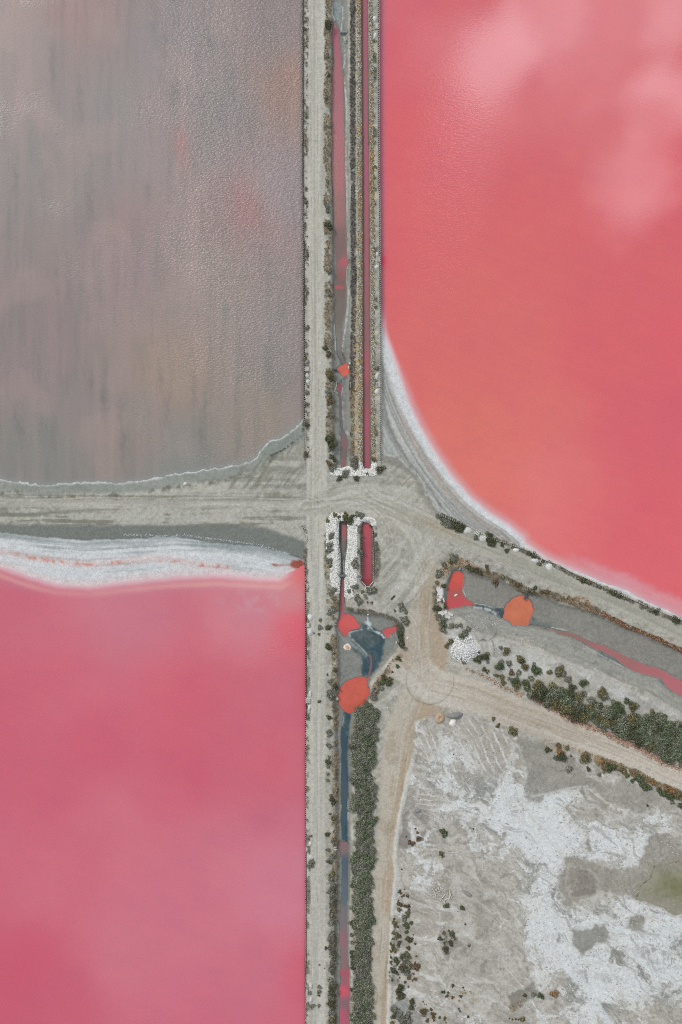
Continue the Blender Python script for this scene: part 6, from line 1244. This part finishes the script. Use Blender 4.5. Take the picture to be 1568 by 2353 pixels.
# dense hedges: bushes touching each other that nothing tells apart
def hedge(pts, rmin, rmax, label, group, kinds, nmax, relax=.8, seed=1):
    r_ = np.random.default_rng(seed); p = np.array(pts); lo, hi = p.min(0), np.minimum(p.max(0), (1620, 2395)); got = []
    for _ in range(14000):
        x, y = r_.uniform(lo[0], hi[0]), r_.uniform(lo[1], hi[1])
        if not inpoly(pts, np.array([x]), np.array([y]))[0]: continue
        r = r_.uniform(rmin, rmax)
        if all((x - a) ** 2 + (y - b_) ** 2 > ((r + c) * relax * .5 * 1.02) ** 2 for a, b_, c in got): got.append((x, y, r))
        if len(got) >= nmax: break
    for (x, y, r) in got: shrub(x, y, r, r_.choice(kinds), label, group, 'hedge_bush', 'bush', .8)
    return len(got)
hp = P('Z5', (930, 330), (1000, 300), (1080, 220), (1130, 260), (1190, 290), (1210, 400), (1180, 480), (1160, 540), (1190, 620), (1150, 700), (1170, 790), (1110, 860), (1150, 950), (1110, 1000), (1130, 1060), (1070, 1120), (1110, 1190), (1140, 1280), (1130, 1350), (1170, 1480), (1140, 1560), (1150, 1640), (1120, 1700), (1170, 1780), (1110, 1820), (1130, 1920), (1100, 2000), (1130, 2080), (1160, 2180), (1140, 2300)) + \
    P('Z6', (1150, 80), (1150, 180), (1110, 230), (1100, 330), (1130, 420), (1110, 560), (1120, 700), (1110, 850), (1145, 930), (1070, 1060), (1120, 1200), (1110, 1320), (1090, 1400), (1125, 1500), (1080, 1560), (1115, 1720), (1060, 1760), (1090, 1850), (1110, 2000), (1120, 2150), (1140, 2280), (1100, 2420)) + \
    P('Z6', (880, 2420), (900, 2200), (940, 2100), (900, 1900), (950, 1700), (940, 1500), (960, 1200), (960, 1000), (950, 800), (900, 640), (960, 500), (900, 330), (880, 200), (920, 60)) + P('Z5', (890, 2280), (980, 2180), (960, 2000), (960, 1850), (980, 1700), (880, 1650), (890, 1500), (920, 1400), (890, 1200), (920, 1100), (900, 900), (870, 800), (880, 680), (930, 600), (950, 480), (920, 400))
hedge(hp, 8, 14, 'grey green bush packed into the long hedge between the blue canal and the beige road', 'bushes of the long hedge', ['hedge', 'hedge', 'hedgeg', 'grey', 'grey'], 215, .96, 3)
hg = P('A3', (0, 420), (100, 440), (220, 490), (350, 520), (480, 540), (560, 560), (680, 610), (800, 640), (900, 660), (1040, 690), (1130, 650), (1270, 660), (1370, 700), (1400, 780), (1500, 740), (1600, 740), (1660, 900), (1640, 1240), (1500, 1200), (1300, 1120), (1180, 1040), (1000, 960), (860, 880), (700, 810), (550, 740), (420, 690), (300, 620), (160, 590), (0, 520)) + P('A2', (1330, 860), (1150, 780), (1000, 680), (1060, 620), (1200, 640), (1330, 640))
hedge(hg, 11, 17, 'dark bush packed into the big hedge between the right canal and the southern dirt road', 'bushes of the big right hedge', ['hedge', 'hedgeg', 'hedgeg', 'dark', 'hedge', 'olive'], 150, .95, 5)

# ------------------------------------------------------------------ low scrub and dry litter (nobody could count it)
tv, tf, tcs, nb = [], [], [], 0
for (pts, hw, c1, c2, dens, thr, wob, size) in BELTS:
    q = along(pts, .05)
    if not q: continue
    area = len(q) * .05 * hw * 2 * U; n = int(area * dens * 9)
    k = rng.integers(0, len(q), n); q = np.array(q)[k]; off = rng.uniform(-1, 1, n) * hw * 1.25 * U
    xw = q[:, 0] - np.sin(q[:, 2]) * off + rng.normal(0, .05, n); yw = q[:, 1] + np.cos(q[:, 2]) * off
    x = xw / U + CX; y = CY - yw / U
    i = np.clip(np.searchsorted(xs, x), 0, NX - 1); j = np.clip(np.searchsorted(ys, y), 0, NY - 1)
    keep = ((N2 + N1 * .7)[j, i] > thr) & (np.abs(off / U) < hw + (N1 * hw * 1.6 * wob)[j, i]) & (x > -30) & (x < 1600) & (y > -40) & (y < 2395)
    xw, yw, x, y = xw[keep], yw[keep], x[keep], y[keep]; n = len(x)
    z = gz(x, y); nb_ = 5
    t_ = rng.random((n, 1)); cc = lin(c1) * (1 - t_) + lin(c2) * t_; cc = cc * rng.choice([.55, .8, 1.0, 1.25], (n, 1), p=[.25, .3, .3, .15])
    for b_ in range(nb_):
        a = rng.uniform(0, 6.28, n); L_ = rng.uniform(.1, .26, n) * size; w_ = rng.uniform(.04, .09, n); h_ = rng.uniform(.04, .22, n)
        px_, py_ = xw + rng.normal(0, .06, n), yw + rng.normal(0, .06, n)
        v = np.stack([np.stack([px_ - np.sin(a) * w_, py_ + np.cos(a) * w_, z + .01], 1), np.stack([px_ + np.sin(a) * w_, py_ - np.cos(a) * w_, z + .01], 1), np.stack([px_ + np.cos(a) * L_, py_ + np.sin(a) * L_, z + h_], 1)], 1).reshape(-1, 3)
        tv.append(v); tf.append(np.arange(3 * n).reshape(-1, 3) + nb); tcs.append(np.repeat(cc, 3, 0)); nb += 3 * n
put('low_scrub', mesh('low_scrub', np.concatenate(tv), np.concatenate(tf), m_tuft, np.clip(np.concatenate(tcs), 0, 1)), label='low dry scrub and litter along every dyke edge and bank', cat='scrub', kind='stuff')
